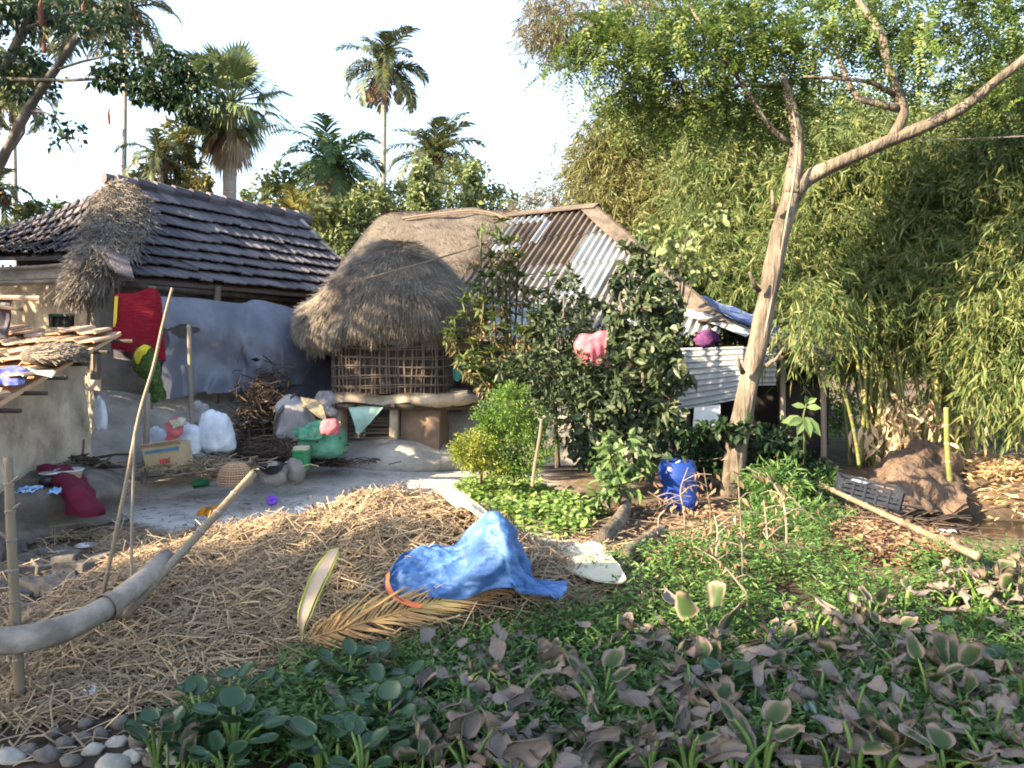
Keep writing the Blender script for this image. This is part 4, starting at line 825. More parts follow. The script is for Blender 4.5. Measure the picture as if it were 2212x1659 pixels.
def sticks(name, label, cat, cu, cv, d, sp, n, L, r, m, parent=None, flatz=.5):
    c = P(cu, cv, d); pos = c+rng.normal(0, 1, (n, 3))*np.asarray(sp); dr = rng.normal(0, 1, (n, 3))*np.array((1, .6, flatz)); mb = MB()
    for p, q in zip(pos, dr):
        q = nrm(q); l = L*random.uniform(.4, 1.2); a = p-q*l/2; b_ = p+q*l/2; zz = zg(p[0], p[1])+.01; a[2] = max(a[2], zz); b_[2] = max(b_[2], zz)
        mb.tube([a, (a+b_)/2+rng.normal(0, .02, 3), b_], r*random.uniform(.5, 1.4), 5, .2)
    return tag(mb.build(name, M[m]), label, cat, kind=None if name == 'firewood_pile' else 'stuff')
fw = sticks('firewood_pile', 'dark brown pile of dry twigs and roots for firewood before the dark tarp', 'firewood', 572, 905, 10.2, (.15, .16, .26), 900, .30, .0075, 'firewood')
sticks('brushwood', 'flatter spread of dark brushwood below the grey sack', 'brushwood', 585, 968, 9.5, (.30, .2, .05), 600, .25, .006, 'firewood', flatz=.15)
sticks('straw_litter', 'loose straw and twigs strewn round the upturned basket', 'litter', 430, 1005, 8.6, (.33, .2, .03), 520, .22, .005, 'straw', flatz=.12)
sticks('brushwood', 'thin row of dark twigs below the green sack', 'brushwood', 710, 998, 9.9, (.28, .1, .02), 120, .25, .006, 'firewood', flatz=.1)
a = spline([P(592, 955, 9.75), P(596, 905, 9.7), P(612, 880, 9.75), P(638, 850, 9.9)], 14); tag(MB().tube(a, [.03, .026, .015], 8, .2).build('branch', M['bark']), 'pale crooked branch leaning on the firewood pile', 'branch')
sack('sack', 'grey sack slumped against the firewood below the jute mat', 'sack', 640, 950, 86, 92, 9.9, 'greysack', 12., .5, -.2)
A = patch([[(648, 858, 9.7), (690, 866, 9.7)], [(654, 875, 9.62), (700, 888, 9.62)], [(672, 890, 9.58), (706, 912, 9.58)]], 12, 10, .02, 5); tag(MB().grid(A, .015).build('jute_mat', mat('jute', [(.20, .15, .09), (.36, .29, .18), (.45, .37, .24)], scale=30, rough=.95, bump=.5, bs=60), smooth=True), 'small brown jute mat lying on the grey sack', 'mat')
sack('sack', 'crumpled pale grey sack beside the granary platform', 'sack', 705, 900, 50, 56, 10.5, 'greysack', 15., .6)
gs = thing('sack', 'bulging green woven sack beside the granary pillar', 'sack', P(692, 985, 9.6))
sack('bag', '', '', 697, 986, 104, 76, 9.6, 'greensack', 21., .7, .0, .2, parent=gs)
A = patch([[(632, 928, 9.5), (652, 922, 9.42), (676, 924, 9.38), (694, 918, 9.4)], [(634, 938, 9.42), (655, 936, 9.33), (678, 938, 9.3), (696, 934, 9.32)], [(640, 946, 9.38), (660, 950, 9.3), (680, 950, 9.28), (696, 944, 9.3)]], 26, 14, .05, 9); MB().grid(A, .01).build('open_mouth', M['greensack'], gs, smooth=True)
sack('carrier_bag', 'pink-red plastic carrier bag on top of the green sack', 'bag', 712, 938, 42, 34, 9.15, 'pink', 24., .5, .1)
def P0(u, v, d): 
    p = P(u, v, d); return p
# bucket with lid
b_ = P(652, 1015, 9.0); s_ = px(9.0); bk = thing('bucket', 'square green plastic bucket with a pale lid on the mud', 'bucket', b_)
MB().lathe(b_, [(.078, 0), (.085, .01), (.098, .21), (.106, .215), (.106, .235), (.098, .24)], 28, 4.5).build('tub', M['bucket'], bk, smooth=False); MB().lathe(b_+np.array((0, 0, .24)), [(.088, 0), (.086, .035), (.05, .04)], 24, 4.5).build('lid', M['cream'], bk)
# wok on a mud stove
b_ = P(587, 1030, 8.7); sv = thing('mud_stove', 'low humped mud stove under the black wok', 'stove', b_)
MB().lump(b_+np.array((0, .05, .03)), (.17, .15, .14), .25, 2., 3, 20, 12).build('hearth', M['mudgrey'], sv, smooth=True); MB().lump(b_+np.array((.22, .15, .05)), (.12, .1, .15), .3, 2., 8, 14, 10).build('hearth_lobe', M['mudgrey'], sv, smooth=True)
b_ = P(586, 1026, 8.55); wk = thing('wok', 'round black iron wok resting on the mud stove', 'wok', b_)
bowl = [(.02, 0), (.07, .015), (.115, .055), (.145, .115), (.152, .125), (.14, .118), (.11, .065), (.06, .03), (.01, .022)]
MB().lathe(b_, bowl, 28).build('bowl', M['black'], wk, smooth=True)
for sg in (-1, 1): MB().tube([b_+np.array((sg*.15, -.03, .122)), b_+np.array((sg*.185, 0, .13)), b_+np.array((sg*.15, .03, .122))], .008, 6).build('handle', M['black'], wk)
# upturned wicker basket
b_ = P(508, 1046, 8.1); bs_ = thing('basket', 'upturned brown wicker basket on the yard mud', 'basket', b_)
mb = MB().lathe(b_, [(.165, 0), (.165, .06), (.15, .13), (.11, .19), (.05, .215), (.0, .22)], 30); mb.build('shell', M['darkwood'], bs_, smooth=True)
mb = MB()
for k in range(36):
    a = 2*math.pi*k/36; mb.tube([b_+np.array((r*math.cos(a), r*math.sin(a), z)) for r, z in ((.17, 0), (.17, .06), (.155, .135), (.115, .197), (.04, .226))], .0075, 5)
for r, z in ((.176, .012), (.178, .035), (.176, .06), (.170, .085), (.163, .11), (.155, .135), (.143, .158), (.127, .18), (.105, .2), (.07, .217)):
    mb.tube([b_+np.array((r*math.cos(a), r*math.sin(a), z+.003*math.sin(a*18))) for a in np.linspace(0, 2*math.pi, 37)], .008, 5, cap=False)
mb.build('weave', M['basket'], bs_)
b_ = GT(434, 1052)+np.array((0, 0, .045)); gt_ = thing('tin', 'tipped green tin lying on the mud left of the basket', 'tin', b_)
MB().tube([b_+np.array((-.085, -.02, -.008)), b_+np.array((.085, .03, .022))], .05, 16).build('body', M['bucket'], gt_, smooth=True); MB().tube([b_+np.array((-.09, -.022, -.009)), b_+np.array((-.075, -.018, -.006))], .054, 16, cap=False).build('rim', M['bucket'], gt_)
b_ = GT(588, 1092); vp = thing('lid', 'round violet plastic pot lid propped on the yard mud', 'lid', b_)
axp = nrm(np.array((.1, -.75, .55))); MB().tube([b_+np.array((0, 0, .058)), b_+np.array((0, 0, .058))+axp*.022], [.062, .058], 22).build('disc', M['violet'], vp, smooth=False); MB().tube([b_+np.array((0, 0, .058))+axp*.022, b_+np.array((0, 0, .058))+axp*.034], [.02, .014], 12).build('knob', M['violet'], vp)
A = patch([[(425, 1112, 7.78), (445, 1098, 7.9), (460, 1094, 7.95), (482, 1092, 8.0)], [(428, 1116, 7.7), (445, 1106, 7.75), (462, 1102, 7.78), (480, 1100, 7.85)], [(435, 1117, 7.66), (450, 1116, 7.66), (466, 1114, 7.68), (478, 1108, 7.75)]], 20, 12, .05, 9); tag(MB().grid(A, .015).build('cloth', mat('orange_print', [(.03, .015, .01), (.42, .17, .02), (.52, .22, .03)], scale=13, rough=.9)), 'crumpled orange and black cloth on the yard mud', 'cloth')
b_ = GT(645, 1110); tag(MB().lump(b_+np.array((0, 0, .03)), (.045, .03, .045), .5, 2.5, 4, 12, 8).build('plastic_scrap', M['whitep']), 'white plastic scrap at the back edge of the straw', 'litter')

# ------------------------------------------------------------------ mud hearth platform at the left with its clutter
rows = [[(-60, 1010, 7.6), (60, 1000, 7.7), (150, 1000, 7.9), (215, 1005, 8.1), (262, 1030, 8.2)], [(-60, 1062, 6.75), (60, 1058, 6.85), (150, 1055, 7.0), (225, 1048, 7.3), (268, 1052, 7.6)], [(-60, 1085, 6.62), (60, 1083, 6.7), (150, 1082, 6.85), (225, 1072, 7.1), (272, 1068, 7.45)], [(-60, 1150, 6.62), (60, 1150, 6.7), (150, 1128, 6.9), (220, 1112, 7.15), (265, 1108, 7.4)], [(-60, 1185, 6.5), (60, 1182, 6.55), (150, 1160, 6.75), (220, 1138, 7.05), (280, 1125, 7.3)]]
tag(MB().grid(patch(rows, 36, 24, .06, 2.6), .06).build('mud_platform', M['muddark'], smooth=True), 'low dark mud platform in front of the small hut', 'platform')
A = patch([[(80, 1012, 7.25), (105, 1004, 7.3), (140, 1008, 7.35), (165, 1010, 7.4)], [(88, 1026, 7.1), (115, 1020, 7.05), (160, 1025, 7.1), (192, 1045, 7.15)], [(118, 1050, 6.85), (145, 1050, 6.7), (185, 1060, 6.75), (212, 1082, 6.95)], [(140, 1085, 6.7), (160, 1085, 6.6), (192, 1090, 6.65), (222, 1100, 6.9)], [(140, 1112, 6.68), (160, 1116, 6.58), (192, 1118, 6.62), (220, 1110, 6.9)]], 32, 34, .05, 6)
tag(MB().grid(A, .012).build('cloth', M['maroon'], smooth=True), 'maroon cloth trailing off the dark mud platform', 'cloth')
b_ = P(165, 1062, 6.95); bk = thing('pail', 'dull white plastic pail behind the maroon cloth', 'pail', P(158, 1040, 7.15)); b_ = P(150, 1046, 7.15)
MB().lathe(b_, [(.09, 0), (.115, .13), (.122, .135), (.112, .13), (.085, .02)], 24).build('body', M['cream'], bk, smooth=True)
MB().tube([b_+np.array((.12*math.cos(a), .12*math.sin(a), .135)) for a in np.linspace(0, 2*math.pi, 25)], .006, 6, cap=False).build('rim', M['white'], bk)
b_ = P(108, 1050, 6.95); pt = thing('cooking_pot', 'dented metal cooking pot with black base on the mud platform', 'pot', b_)
MB().lathe(b_, [(.05, 0), (.085, .03), (.09, .075), (.07, .10)], 22).build('body', M['black'], pt, smooth=True); MB().lathe(b_+np.array((0, 0, .10)), [(.068, 0), (.092, .018), (.09, .024), (.03, .03)], 22).build('dish', M['steel'], pt, smooth=True)
for i, (u, v, d, sx, m_, lab) in enumerate(((60, 1062, 6.75, .09, 'bluep', 'crumpled blue and white wrapper on the mud platform'), (125, 1064, 6.75, .06, 'bluep', 'small light blue packet by the metal pot'), (5, 1045, 6.8, .07, 'bluep', 'blue plastic packet at the left edge of the photo'), (220, 1030, 7.7, .06, 'pink', 'pink rag at the corner of the mud platform'))):
    p = P(u, v, d); A = np.array([[p+np.array((sx*a, .9*sx*b_, .02+.012*b_+.03*N3((a*2, b_*2, i*3), 1.3))) for a in np.linspace(-1, 1, 12)] for b_ in np.linspace(-1, 1, 8)]); tag(MB().grid(A, .006).build('rag' if 'rag' in lab else 'packet', M[m_]), lab, 'rag' if 'rag' in lab else 'packet')
A = patch([[(172, 1065, 6.75), (205, 1063, 6.8), (255, 1062, 6.9)], [(220, 1100, 6.7), (250, 1095, 6.72), (268, 1090, 6.8)]], 8, 5, .02)
A = patch([[(180, 1048, 6.95), (230, 1055, 6.85), (262, 1068, 6.9)], [(185, 1052, 6.85), (235, 1062, 6.72), (270, 1098, 6.85)]], 10, 5, .02)
tag(MB().lump(P(235, 1102, 7.35), (.10, .08, .06), .3, 2.5, 5, 12, 8).build('stone', M['stone']), 'single grey stone right of the maroon cloth', 'stone')
sticks('twig_bundle', 'dark twigs pushed under the foot of the small hut wall', 'twigs', 150, 1000, 8.0, (.25, .05, .04), 60, .4, .012, 'firewood', flatz=.1)
sack('cloth_bag', 'limp white cloth bag hanging on the corner of the small hut', 'bag', 219, 928, 26, 72, 8.25, 'white', 31., .25, -.25, .12)
# on the hut roof
b_ = P(108, 788, 7.35); bn = thing('bundle', 'domed grey-brown coir bundle lying on the small hut roof', 'bundle', b_)
MB().lump(b_+np.array((0, 0, .085)), (.24, .19, .10), .15, 2., 3, 26, 14).build('core', M['thatchbase'], bn, smooth=True)
mb = MB(); k = 1600; th2 = rng.random(k)*2*math.pi; ph = np.arccos(rng.random(k)*1.3-.3); dv = np.stack([np.sin(ph)*np.cos(th2), np.sin(ph)*np.sin(th2), np.cos(ph)], 1); pp = b_+np.array((0, 0, .085))+dv*np.array((.24, .19, .10)); mb.straws(pp, np.array((1., .15, 0))+rng.normal(0, .25, (k, 3)), .12, .007, dv); mb.build('coir', M['thatch'], bn)
A = patch([[(-20, 800, 6.9), (20, 790, 6.95), (45, 796, 7.0), (62, 806, 7.0)], [(-20, 820, 6.7), (20, 818, 6.7), (45, 815, 6.75), (58, 818, 6.8)], [(-20, 830, 6.6), (15, 832, 6.55), (40, 826, 6.6), (55, 826, 6.7)]], 20, 12, .06, 7); tag(MB().grid(A, .012).build('cloth', mat('blue_cloth', [(.04, .05, .20), (.10, .12, .36), (.3, .32, .5)], scale=9), smooth=True), 'crumpled blue and violet cloth on the small hut roof', 'cloth')
A = patch([[(60, 797, 6.95), (120, 803, 7.0)], [(80, 806, 6.85), (112, 815, 6.85)]], 8, 5, .02); tag(MB().grid(A, .012).build('packet', M['mint']), 'mint green packet under the coir bundle on the small hut roof', 'packet')
# roof edge of a neighbour at the far left
nb = thing('roof_frame', 'dark bundled poles and cloth jutting in at left above the hut roof', 'roof frame', P(0, 690, 8.2))
MB().tube([P(-60, 641, 8.2), P(30, 643, 8.15), P(88, 644, 8.1)], .028, 7, .2).build('pole', M['wood'], nb); MB().tube([P(-60, 655, 8.2), P(48, 669, 8.1)], .022, 7, .2).build('pole', M['darkwood'], nb)
MB().grid(patch([[(-60, 640, 8.2), (25, 642, 8.2)], [(-60, 690, 8.2), (22, 672, 8.2)], [(-60, 735, 8.2), (16, 730, 8.2)]], 10, 10, .05, 5), .03).build('hanging_cloth', M['darktarp'], nb)

pos = []
for _ in range(700):
    q = GT(random.uniform(190, 1010), 990+170*random.random()**.8); pos.append(q+np.array((0, 0, .006)))
pos = np.array(pos); mb = MB(); mb.straws(pos, np.stack([rng.normal(size=700), rng.normal(size=700), rng.normal(0, .05, 700)], 1), .02+.09*rng.random(700)**2, .007, np.array((0, 0, 1.)))
tag(mb.build('yard_litter', M['firewood'], kind='stuff'), 'scattered bits of straw and twig on the pale yard mud', 'litter')
# ------------------------------------------------------------------ rubble, plate, wrapper, stones
spots = [(-5, 1215, .2, .12), (40, 1232, .13, .08), (75, 1220, .10, .07), (105, 1222, .11, .08), (140, 1228, .15, .09), (60, 1258, .12, .08), (100, 1248, .13, .08), (20, 1262, .10, .09), (150, 1250, .12, .08), (185, 1240, .14, .06), (70, 1285, .12, .07), (105, 1290, .11, .07), (35, 1300, .09, .06), (135, 1272, .12, .07), (170, 1270, .10, .05), (205, 1222, .13, .05), (0, 1290, .10, .07), (10, 1325, .08, .05), (50, 1330, .07, .04), (225, 1212, .08, .05), (120, 1208, .1, .06)]
wrd = ['', '']
for i, (u, v, a, h) in enumerate(spots):
    p = GT(u, v); th_ = random.uniform(0, 3); c, s = math.cos(th_), math.sin(th_); tl = random.uniform(-.25, .25)
    mb = MB().box(p+np.array((0, .05, h*.7)), (a*1.9, a*1.15, h*1.5), nrm(np.array([(c, s, tl), (-s, c, -tl*.6), (-tl*c, .3*tl, 1)])), .012)
    o = mb.build('brick', M['stone']); bv = o.modifiers.new('b', 'BEVEL'); bv.width = .014; bv.segments = 2
    tag(o, 'broken mud-grey brick in the rubble heap at the left edge', 'brick', 'bricks of the rubble heap')
p = GT(186, 1207)+np.array((0, 0, .10)); pl_ = thing('plate', 'shiny round steel plate lying on the rubble bricks', 'plate', p)
MB().lathe(p, [(.0, 0), (.062, .002), (.082, .016), (.088, .016), (.084, .011), (.06, -.004)], 30).build('dish', M['steel'], pl_, smooth=True)
p = GT(62, 1338); A = np.array([[p+np.array((.06*a, .04*b_, .02+.03*N3((a*3, b_*3, 0), 1.2)+.03*b_)) for a in np.linspace(-1, 1, 12)] for b_ in np.linspace(-1, 1, 10)]); tag(MB().grid(A, .004).build('wrapper', M['wrap']), 'crinkled yellow and white snack wrapper behind the grey log', 'wrapper')
p = H(185, 1505); A = np.array([[p+np.array((.06*a, .035*b_, .03+.05*N3((a*2, b_*2, 5), 1.4))) for a in np.linspace(-1, 1, 12)] for b_ in np.linspace(-1, 1, 10)]); tag(MB().grid(A, .004).build('plastic_scrap', M['whitep']), 'crumpled clear-white plastic lying in the straw near the front', 'litter')
st_ = [(358, 1615, .085, .02, 1), (372, 1640, .075, .02, 1), (255, 1605, .05, .02, 1), (300, 1612, .055, .05, 0), (245, 1655, .08, .03, 1), (180, 1600, .04, .03, 0), (140, 1612, .045, .03, 0), (205, 1625, .05, .03, 1), (100, 1640, .06, .04, 0), (150, 1650, .05, .03, 0), (60, 1628, .05, .03, 0), (20, 1640, .07, .03, 1), (215, 1592, .04, .03, 0), (330, 1650, .05, .035, 0), (290, 1640, .06, .03, 1), (430, 1640, .045, .03, 1), (185, 1570, .035, .03, 0), (265, 1570, .05, .04, 0), (398, 1610, .04, .03, 0), (120, 1590, .035, .03, 0)]
for i, (u, v, a, h, k) in enumerate(st_):
    p = GT(u, v); o = MB().lump(p+np.array((0, 0, h*.5)), (a, a*.8, h), .3, 1.6, i*3.1, 18, 10).build('shell' if k else 'stone', M['shell' if k else 'stone'], smooth=True); o.rotation_euler = (random.uniform(.1, .5) if k else 0, random.uniform(-.3, .3), 0)
    tag(o, 'flat pale disc-shaped stone among the litter at bottom left' if k else 'small dark grey stone in the litter at bottom left', 'stone', 'pale stones at bottom left' if k else 'dark stones at bottom left')

# ------------------------------------------------------------------ things at the right
b_ = GT(1466, 1100); b_[2] -= .01; dr = thing('drum', 'bright blue plastic drum standing in the undergrowth', 'drum', b_); sc = .255
tl = np.array((.0, 0, 0)); MB().lathe(b_, [(r*1.0, z) for r, z in ((.16, 0), (.19, .02), (.194, .10), (.199, .12), (.194, .14), (.194, .34), (.199, .36), (.194, .38), (.192, .46), (.165, .515), (.15, .52), (.145, .508), (.02, .505))], 36, 2.3, shear=(-.02, 0)).build('barrel', M['drum'], dr, smooth=True)
for sg in (-1, 1): MB().tube([b_+np.array((-.02+sg*.09, -.02, .505)), b_+np.array((-.02+sg*.09, -.02, .535))], .028, 14).build('bung', M['black'], dr)
MB().tube([b_+np.array((-.02-.05, -.1, .50)), b_+np.array((-.02, -.12, .535)), b_+np.array((-.02+.05, -.1, .50))], .012, 8).build('handle', M['drum'], dr)
A = patch([[(1252, 722, 9.0), (1280, 716, 8.97), (1312, 714, 9.0)], [(1238, 742, 8.95), (1275, 732, 8.9), (1310, 730, 8.95)], [(1244, 765, 8.95), (1276, 762, 8.88), (1308, 760, 8.95)], [(1258, 786, 8.95), (1280, 790, 8.9), (1304, 786, 8.95)]], 30, 24, .05, 5); A[:, :, 1] += .010*np.sin(np.linspace(0, 22, 30))[None, :]*np.linspace(.2, 1, 24)[:, None]
tag(MB().grid(A, .015).build('cloth', M['pink'], smooth=True), 'pink cloth hung over the shrubs below the tin roof', 'cloth')
tag(MB().lump(P(1528, 732, 10.7), (.16, .12, .13), .5, 2.4, 6, 22, 14, fine=.2).build('bundle', M['purple'], smooth=True), 'purple patterned cloth bundle in the shed opening', 'bundle')
def crate(c, ax_, size, label):
    o = thing('crate', label, 'crate', c); L_, D_, h_ = size; ax_ = nrm(np.asarray(ax_, float)); X, Y, Z = ax_
    MB().box(c+Z*.01, (L_, D_, .015), ax_).build('base', M['crate'], o)
    for sg in (-1, 1):
        mb = MB()
        for k in range(4): mb.box(c+Y*sg*D_/2+Z*(.03+h_*k/4.), (L_, .012, h_/6.5), ax_)
        for k in range(6): mb.box(c+Y*sg*(D_/2+.008)+X*(-L_/2+.02+(L_-.04)*k/5)+Z*h_/2, (.022, .014, h_), ax_)
        mb.build('side', M['crate'], o); mb = MB()
        for k in range(4): mb.box(c+X*sg*L_/2+Z*(.03+h_*k/4.), (.012, D_, h_/6.5), ax_)
        for k in range(4): mb.box(c+X*sg*(L_/2+.008)+Y*(-D_/2+.02+(D_-.04)*k/3)+Z*h_/2, (.014, .022, h_), ax_)
        mb.build('end', M['crate'], o)
    return o
crate(P(1880, 1090, 8.15)+np.array((0, .1, .03)), [(.93, -.33, -.2), (.33, .94, 0), (.2, -.05, .97)], (.62, .36, .20), 'dark plastic crate tipped beside the ditch')
p = P(1858, 1042, 8.75); wl = thing('basin', 'white upturned basin lid behind the dark crate', 'basin', p); MB().lathe(p, [(.10, 0), (.105, .012), (.07, .04), (.03, .055), (.0, .057)], 22).build('dome', M['whitep'], wl, smooth=True)
A = patch([[(1850, 1062, 9.6), (1895, 1010, 9.9), (1950, 968, 10.1), (2010, 955, 10.3), (2050, 985, 10.4), (2062, 1040, 10.2)], [(1870, 1080, 9.1), (1910, 1040, 9.3), (1950, 1010, 9.4), (2005, 1000, 9.5), (2050, 1030, 9.6), (2070, 1060, 9.6)], [(1880, 1095, 8.9), (1920, 1084, 8.9), (1960, 1068, 9.), (2010, 1060, 9.1), (2060, 1075, 9.2), (2080, 1080, 9.3)], [(1868, 1116, 8.8), (1918, 1116, 8.75), (1965, 1112, 8.8), (2010, 1102, 8.85), (2050, 1100, 8.95), (2090, 1098, 9.05)]], 50, 34, .16, 2.8)
tag(MB().grid(A, .05).build('mud_heap', mat('dug_earth', [(.055, .037, .027), (.10, .07, .052), (.155, .11, .082)], scale=4, rough=.95, bump=1, bs=16, dist=.05), smooth=True), 'heap of brown dug earth at the foot of the bamboo', 'earth heap')
for (u, v, m_, lab) in ((2005, 1150, 'bluep', 'blue and white wrapper floating at the ditch edge'), (2045, 1150, 'whitep', 'white plastic bag scrap in the ditch')):
    p = P(u, v, 8.2); A = np.array([[p+np.array((.09*a, .05*b_, .015+.03*N3((a*2, b_*2, u), 1.3))) for a in np.linspace(-1, 1, 10)] for b_ in np.linspace(-1, 1, 8)]); tag(MB().grid(A, .005).build('plastic_scrap', M[m_]), lab, 'litter')
A = patch([[(1672, 962, 9.6), (1700, 958, 9.6)], [(1668, 980, 9.5), (1712, 982, 9.5)], [(1678, 996, 9.5), (1704, 994, 9.5)]], 12, 10, .05, 6); tag(MB().grid(A, .02).build('cloth', mat('orange_red_cloth', [(.42, .09, .04), (.5, .16, .09)], scale=8), smooth=True), 'orange-red cloth caught low in the bushes right of the split trunk', 'cloth')
tag(MB().tube(spline([P(1935, 301, 9.0), P(2060, 301, 8.9), P(2260, 292, 8.7)], 14), .007, 5).build('wire', M['wire']), 'thin wire stretched right from the fork of the split tree', 'wire')
tag(MB().tube(spline([P(148, 200, 9.8), P(155, 290, 9.8), P(166, 350, 9.8), P(182, 440, 10.4)], 14), .006, 5).build('rope', M['bluep']), 'thin pale blue rope hanging down to the tiled roof', 'rope')
# ------------------------------------------------------------------ vegetation helpers
def blob(c, r, n, shell=.5):
    d = nrm(rng.normal(size=(n, 3))); rr = rng.random((n, 1))**shell; return np.asarray(c)+d*rr*np.asarray(r), d
def cl3(c):
    """clump (u, v, d, ru, rv) in photo measure -> centre and 3 radii in metres"""
    u, v, d, ru, rv = c; k = d/F0; return P(u, v, d), np.array((ru*k, (ru+rv)*.5*k, rv*k))
def cloud(mb, c, r, n, L, W, sub=14, subr=.32, down=.25, out=.6, rich=False, fold=.2, droop=.15, shell=.42):
    """leaves gathered in small tufts through an ellipsoid"""
    nb = max(3, n//sub); cc, dd = blob(c, r, nb, shell); i = rng.integers(0, nb, n)
    pos = cc[i]+rng.normal(0, 1, (n, 3))*np.asarray(r)*subr*.45; d = dd[i]*out+rng.normal(0, .6, (n, 3)); d[:, 2] -= down
    mb.leaves(pos, d, L*(.55+.75*rng.random(n)), W*(.6+.7*rng.random(n)), None, fold, rich, droop)
def sprays(mb, c, r, n, L, W, m=11, twig=.45, shell=.42, down=.55, dirb=(0, 0, 0)):
    """bamboo: thin drooping twigs with hanging lance leaves"""
    nb = max(4, n//8); tc_, td_ = blob(c, r, nb, shell); ti = rng.integers(0, nb, n); cc = tc_[ti]+rng.normal(0, .2, (n, 3)); dd = td_[ti]; ax = nrm(dd*.7+rng.normal(0, .5, (n, 3))+np.array((0, 0, -.25))+np.asarray(dirb)); i = np.repeat(np.arange(n), m); t = np.tile(np.linspace(.05, 1, m), n)[:, None]
    tw = twig*(.6+.8*rng.random((n, 1)))[i]; pos = cc[i]+ax[i]*tw*t+np.array((0, 0, -1))*tw*.45*t*t
    d = nrm(ax[i]*.7+rng.normal(0, .55, (len(i), 3))+np.array((0, 0, -down))); mb.leaves(pos, d, L*(.6+.7*rng.random(len(i))), W*(.7+.6*rng.random(len(i))), None, .15, False, .2)
def pinnate(mb, c, r, n, m=9, Lr=.26, L=.05, W=.02, shell=.5):
    """feathery compound leaves: pairs of leaflets along a rachis"""
    nb = max(4, n//6); tc_, td_ = blob(c, r, nb, shell); ti = rng.integers(0, nb, n); cc = tc_[ti]+rng.normal(0, .13, (n, 3)); dd = td_[ti]; ax = nrm(dd*.6+rng.normal(0, .6, (n, 3))+np.array((0, 0, -.15))); sdv = nrm(np.cross(ax, np.array((0, 0, 1.))+rng.normal(0, .4, (n, 3)))); i = np.repeat(np.arange(n), m*2)
    t = np.tile(np.repeat(np.linspace(.12, 1, m), 2), n)[:, None]; sg = np.tile(np.tile((1, -1), m), n)[:, None]; lr = Lr*(.6+.7*rng.random((n, 1)))[i]
    pos = cc[i]+ax[i]*lr*t+np.array((0, 0, -1))*lr*.3*t*t; mb.leaves(pos, sdv[i]*sg+ax[i]*.35+rng.normal(0, .18, (len(i), 3)), L*(.7+.5*rng.random(len(i))), W, np.cross(sdv[i], ax[i]), .1, False, .15)
def limbs(mb, tips, fork, r0, r1, n=7, bend=.25, sides=6):
    for q in tips:
        q = np.asarray(q, float); f = np.asarray(fork, float); m = (f+q)/2+rng.normal(0, 1, 3)*np.linalg.norm(q-f)*bend*.35; m[2] += np.linalg.norm(q-f)*.08
        mb.tube(spline([f, m, q], n), [r0, (r0+r1)/2, r1], sides, .15)
def ground_under(u, d): 
    p = P(u, 900, d); return np.array((p[0], p[1], zg(p[0], p[1]) if p[1] < 17 else 0.))
def tree(name, label, cat, clumps, leafm, n, L, W, trunk=None, tr=(.12, .05), bark='barkd', group=None, kind='cloud', **kw):
    cs = [cl3(c) for c in clumps]
    if trunk is None: c0 = cs[0][0]; g = ground_under(clumps[0][0], clumps[0][2]); trunk = [g, (g+c0)/2+np.array((.15, 0, 0)), c0]
    trunk = [np.asarray(t, float) for t in trunk]; root = thing(name, label, cat, trunk[0], group); mb = MB(); mb.tube(spline(trunk, 12), list(tr), 9, .18); limbs(mb, [c for c, r in cs], trunk[-1] if len(trunk) < 3 else spline(trunk, 12)[8], tr[1]*.9, tr[1]*.25); mb.build('trunk', M[bark], root, smooth=True)
    vol = [np.prod(r)**.67 for c, r in cs]; sv = sum(vol); mb = MB()
    for (c, r), v in zip(cs, vol):
        k = max(8, int(n*v/sv))
        if kind == 'cloud': cloud(mb, c, r, k, L, W, **kw)
        elif kind == 'pinnate': pinnate(mb, c, r, k, L=L, W=W, **kw)
        else: sprays(mb, c, r, k, L, W, **kw)
    mb.build('crown', M[leafm] if isinstance(leafm, str) else leafm, root); return root

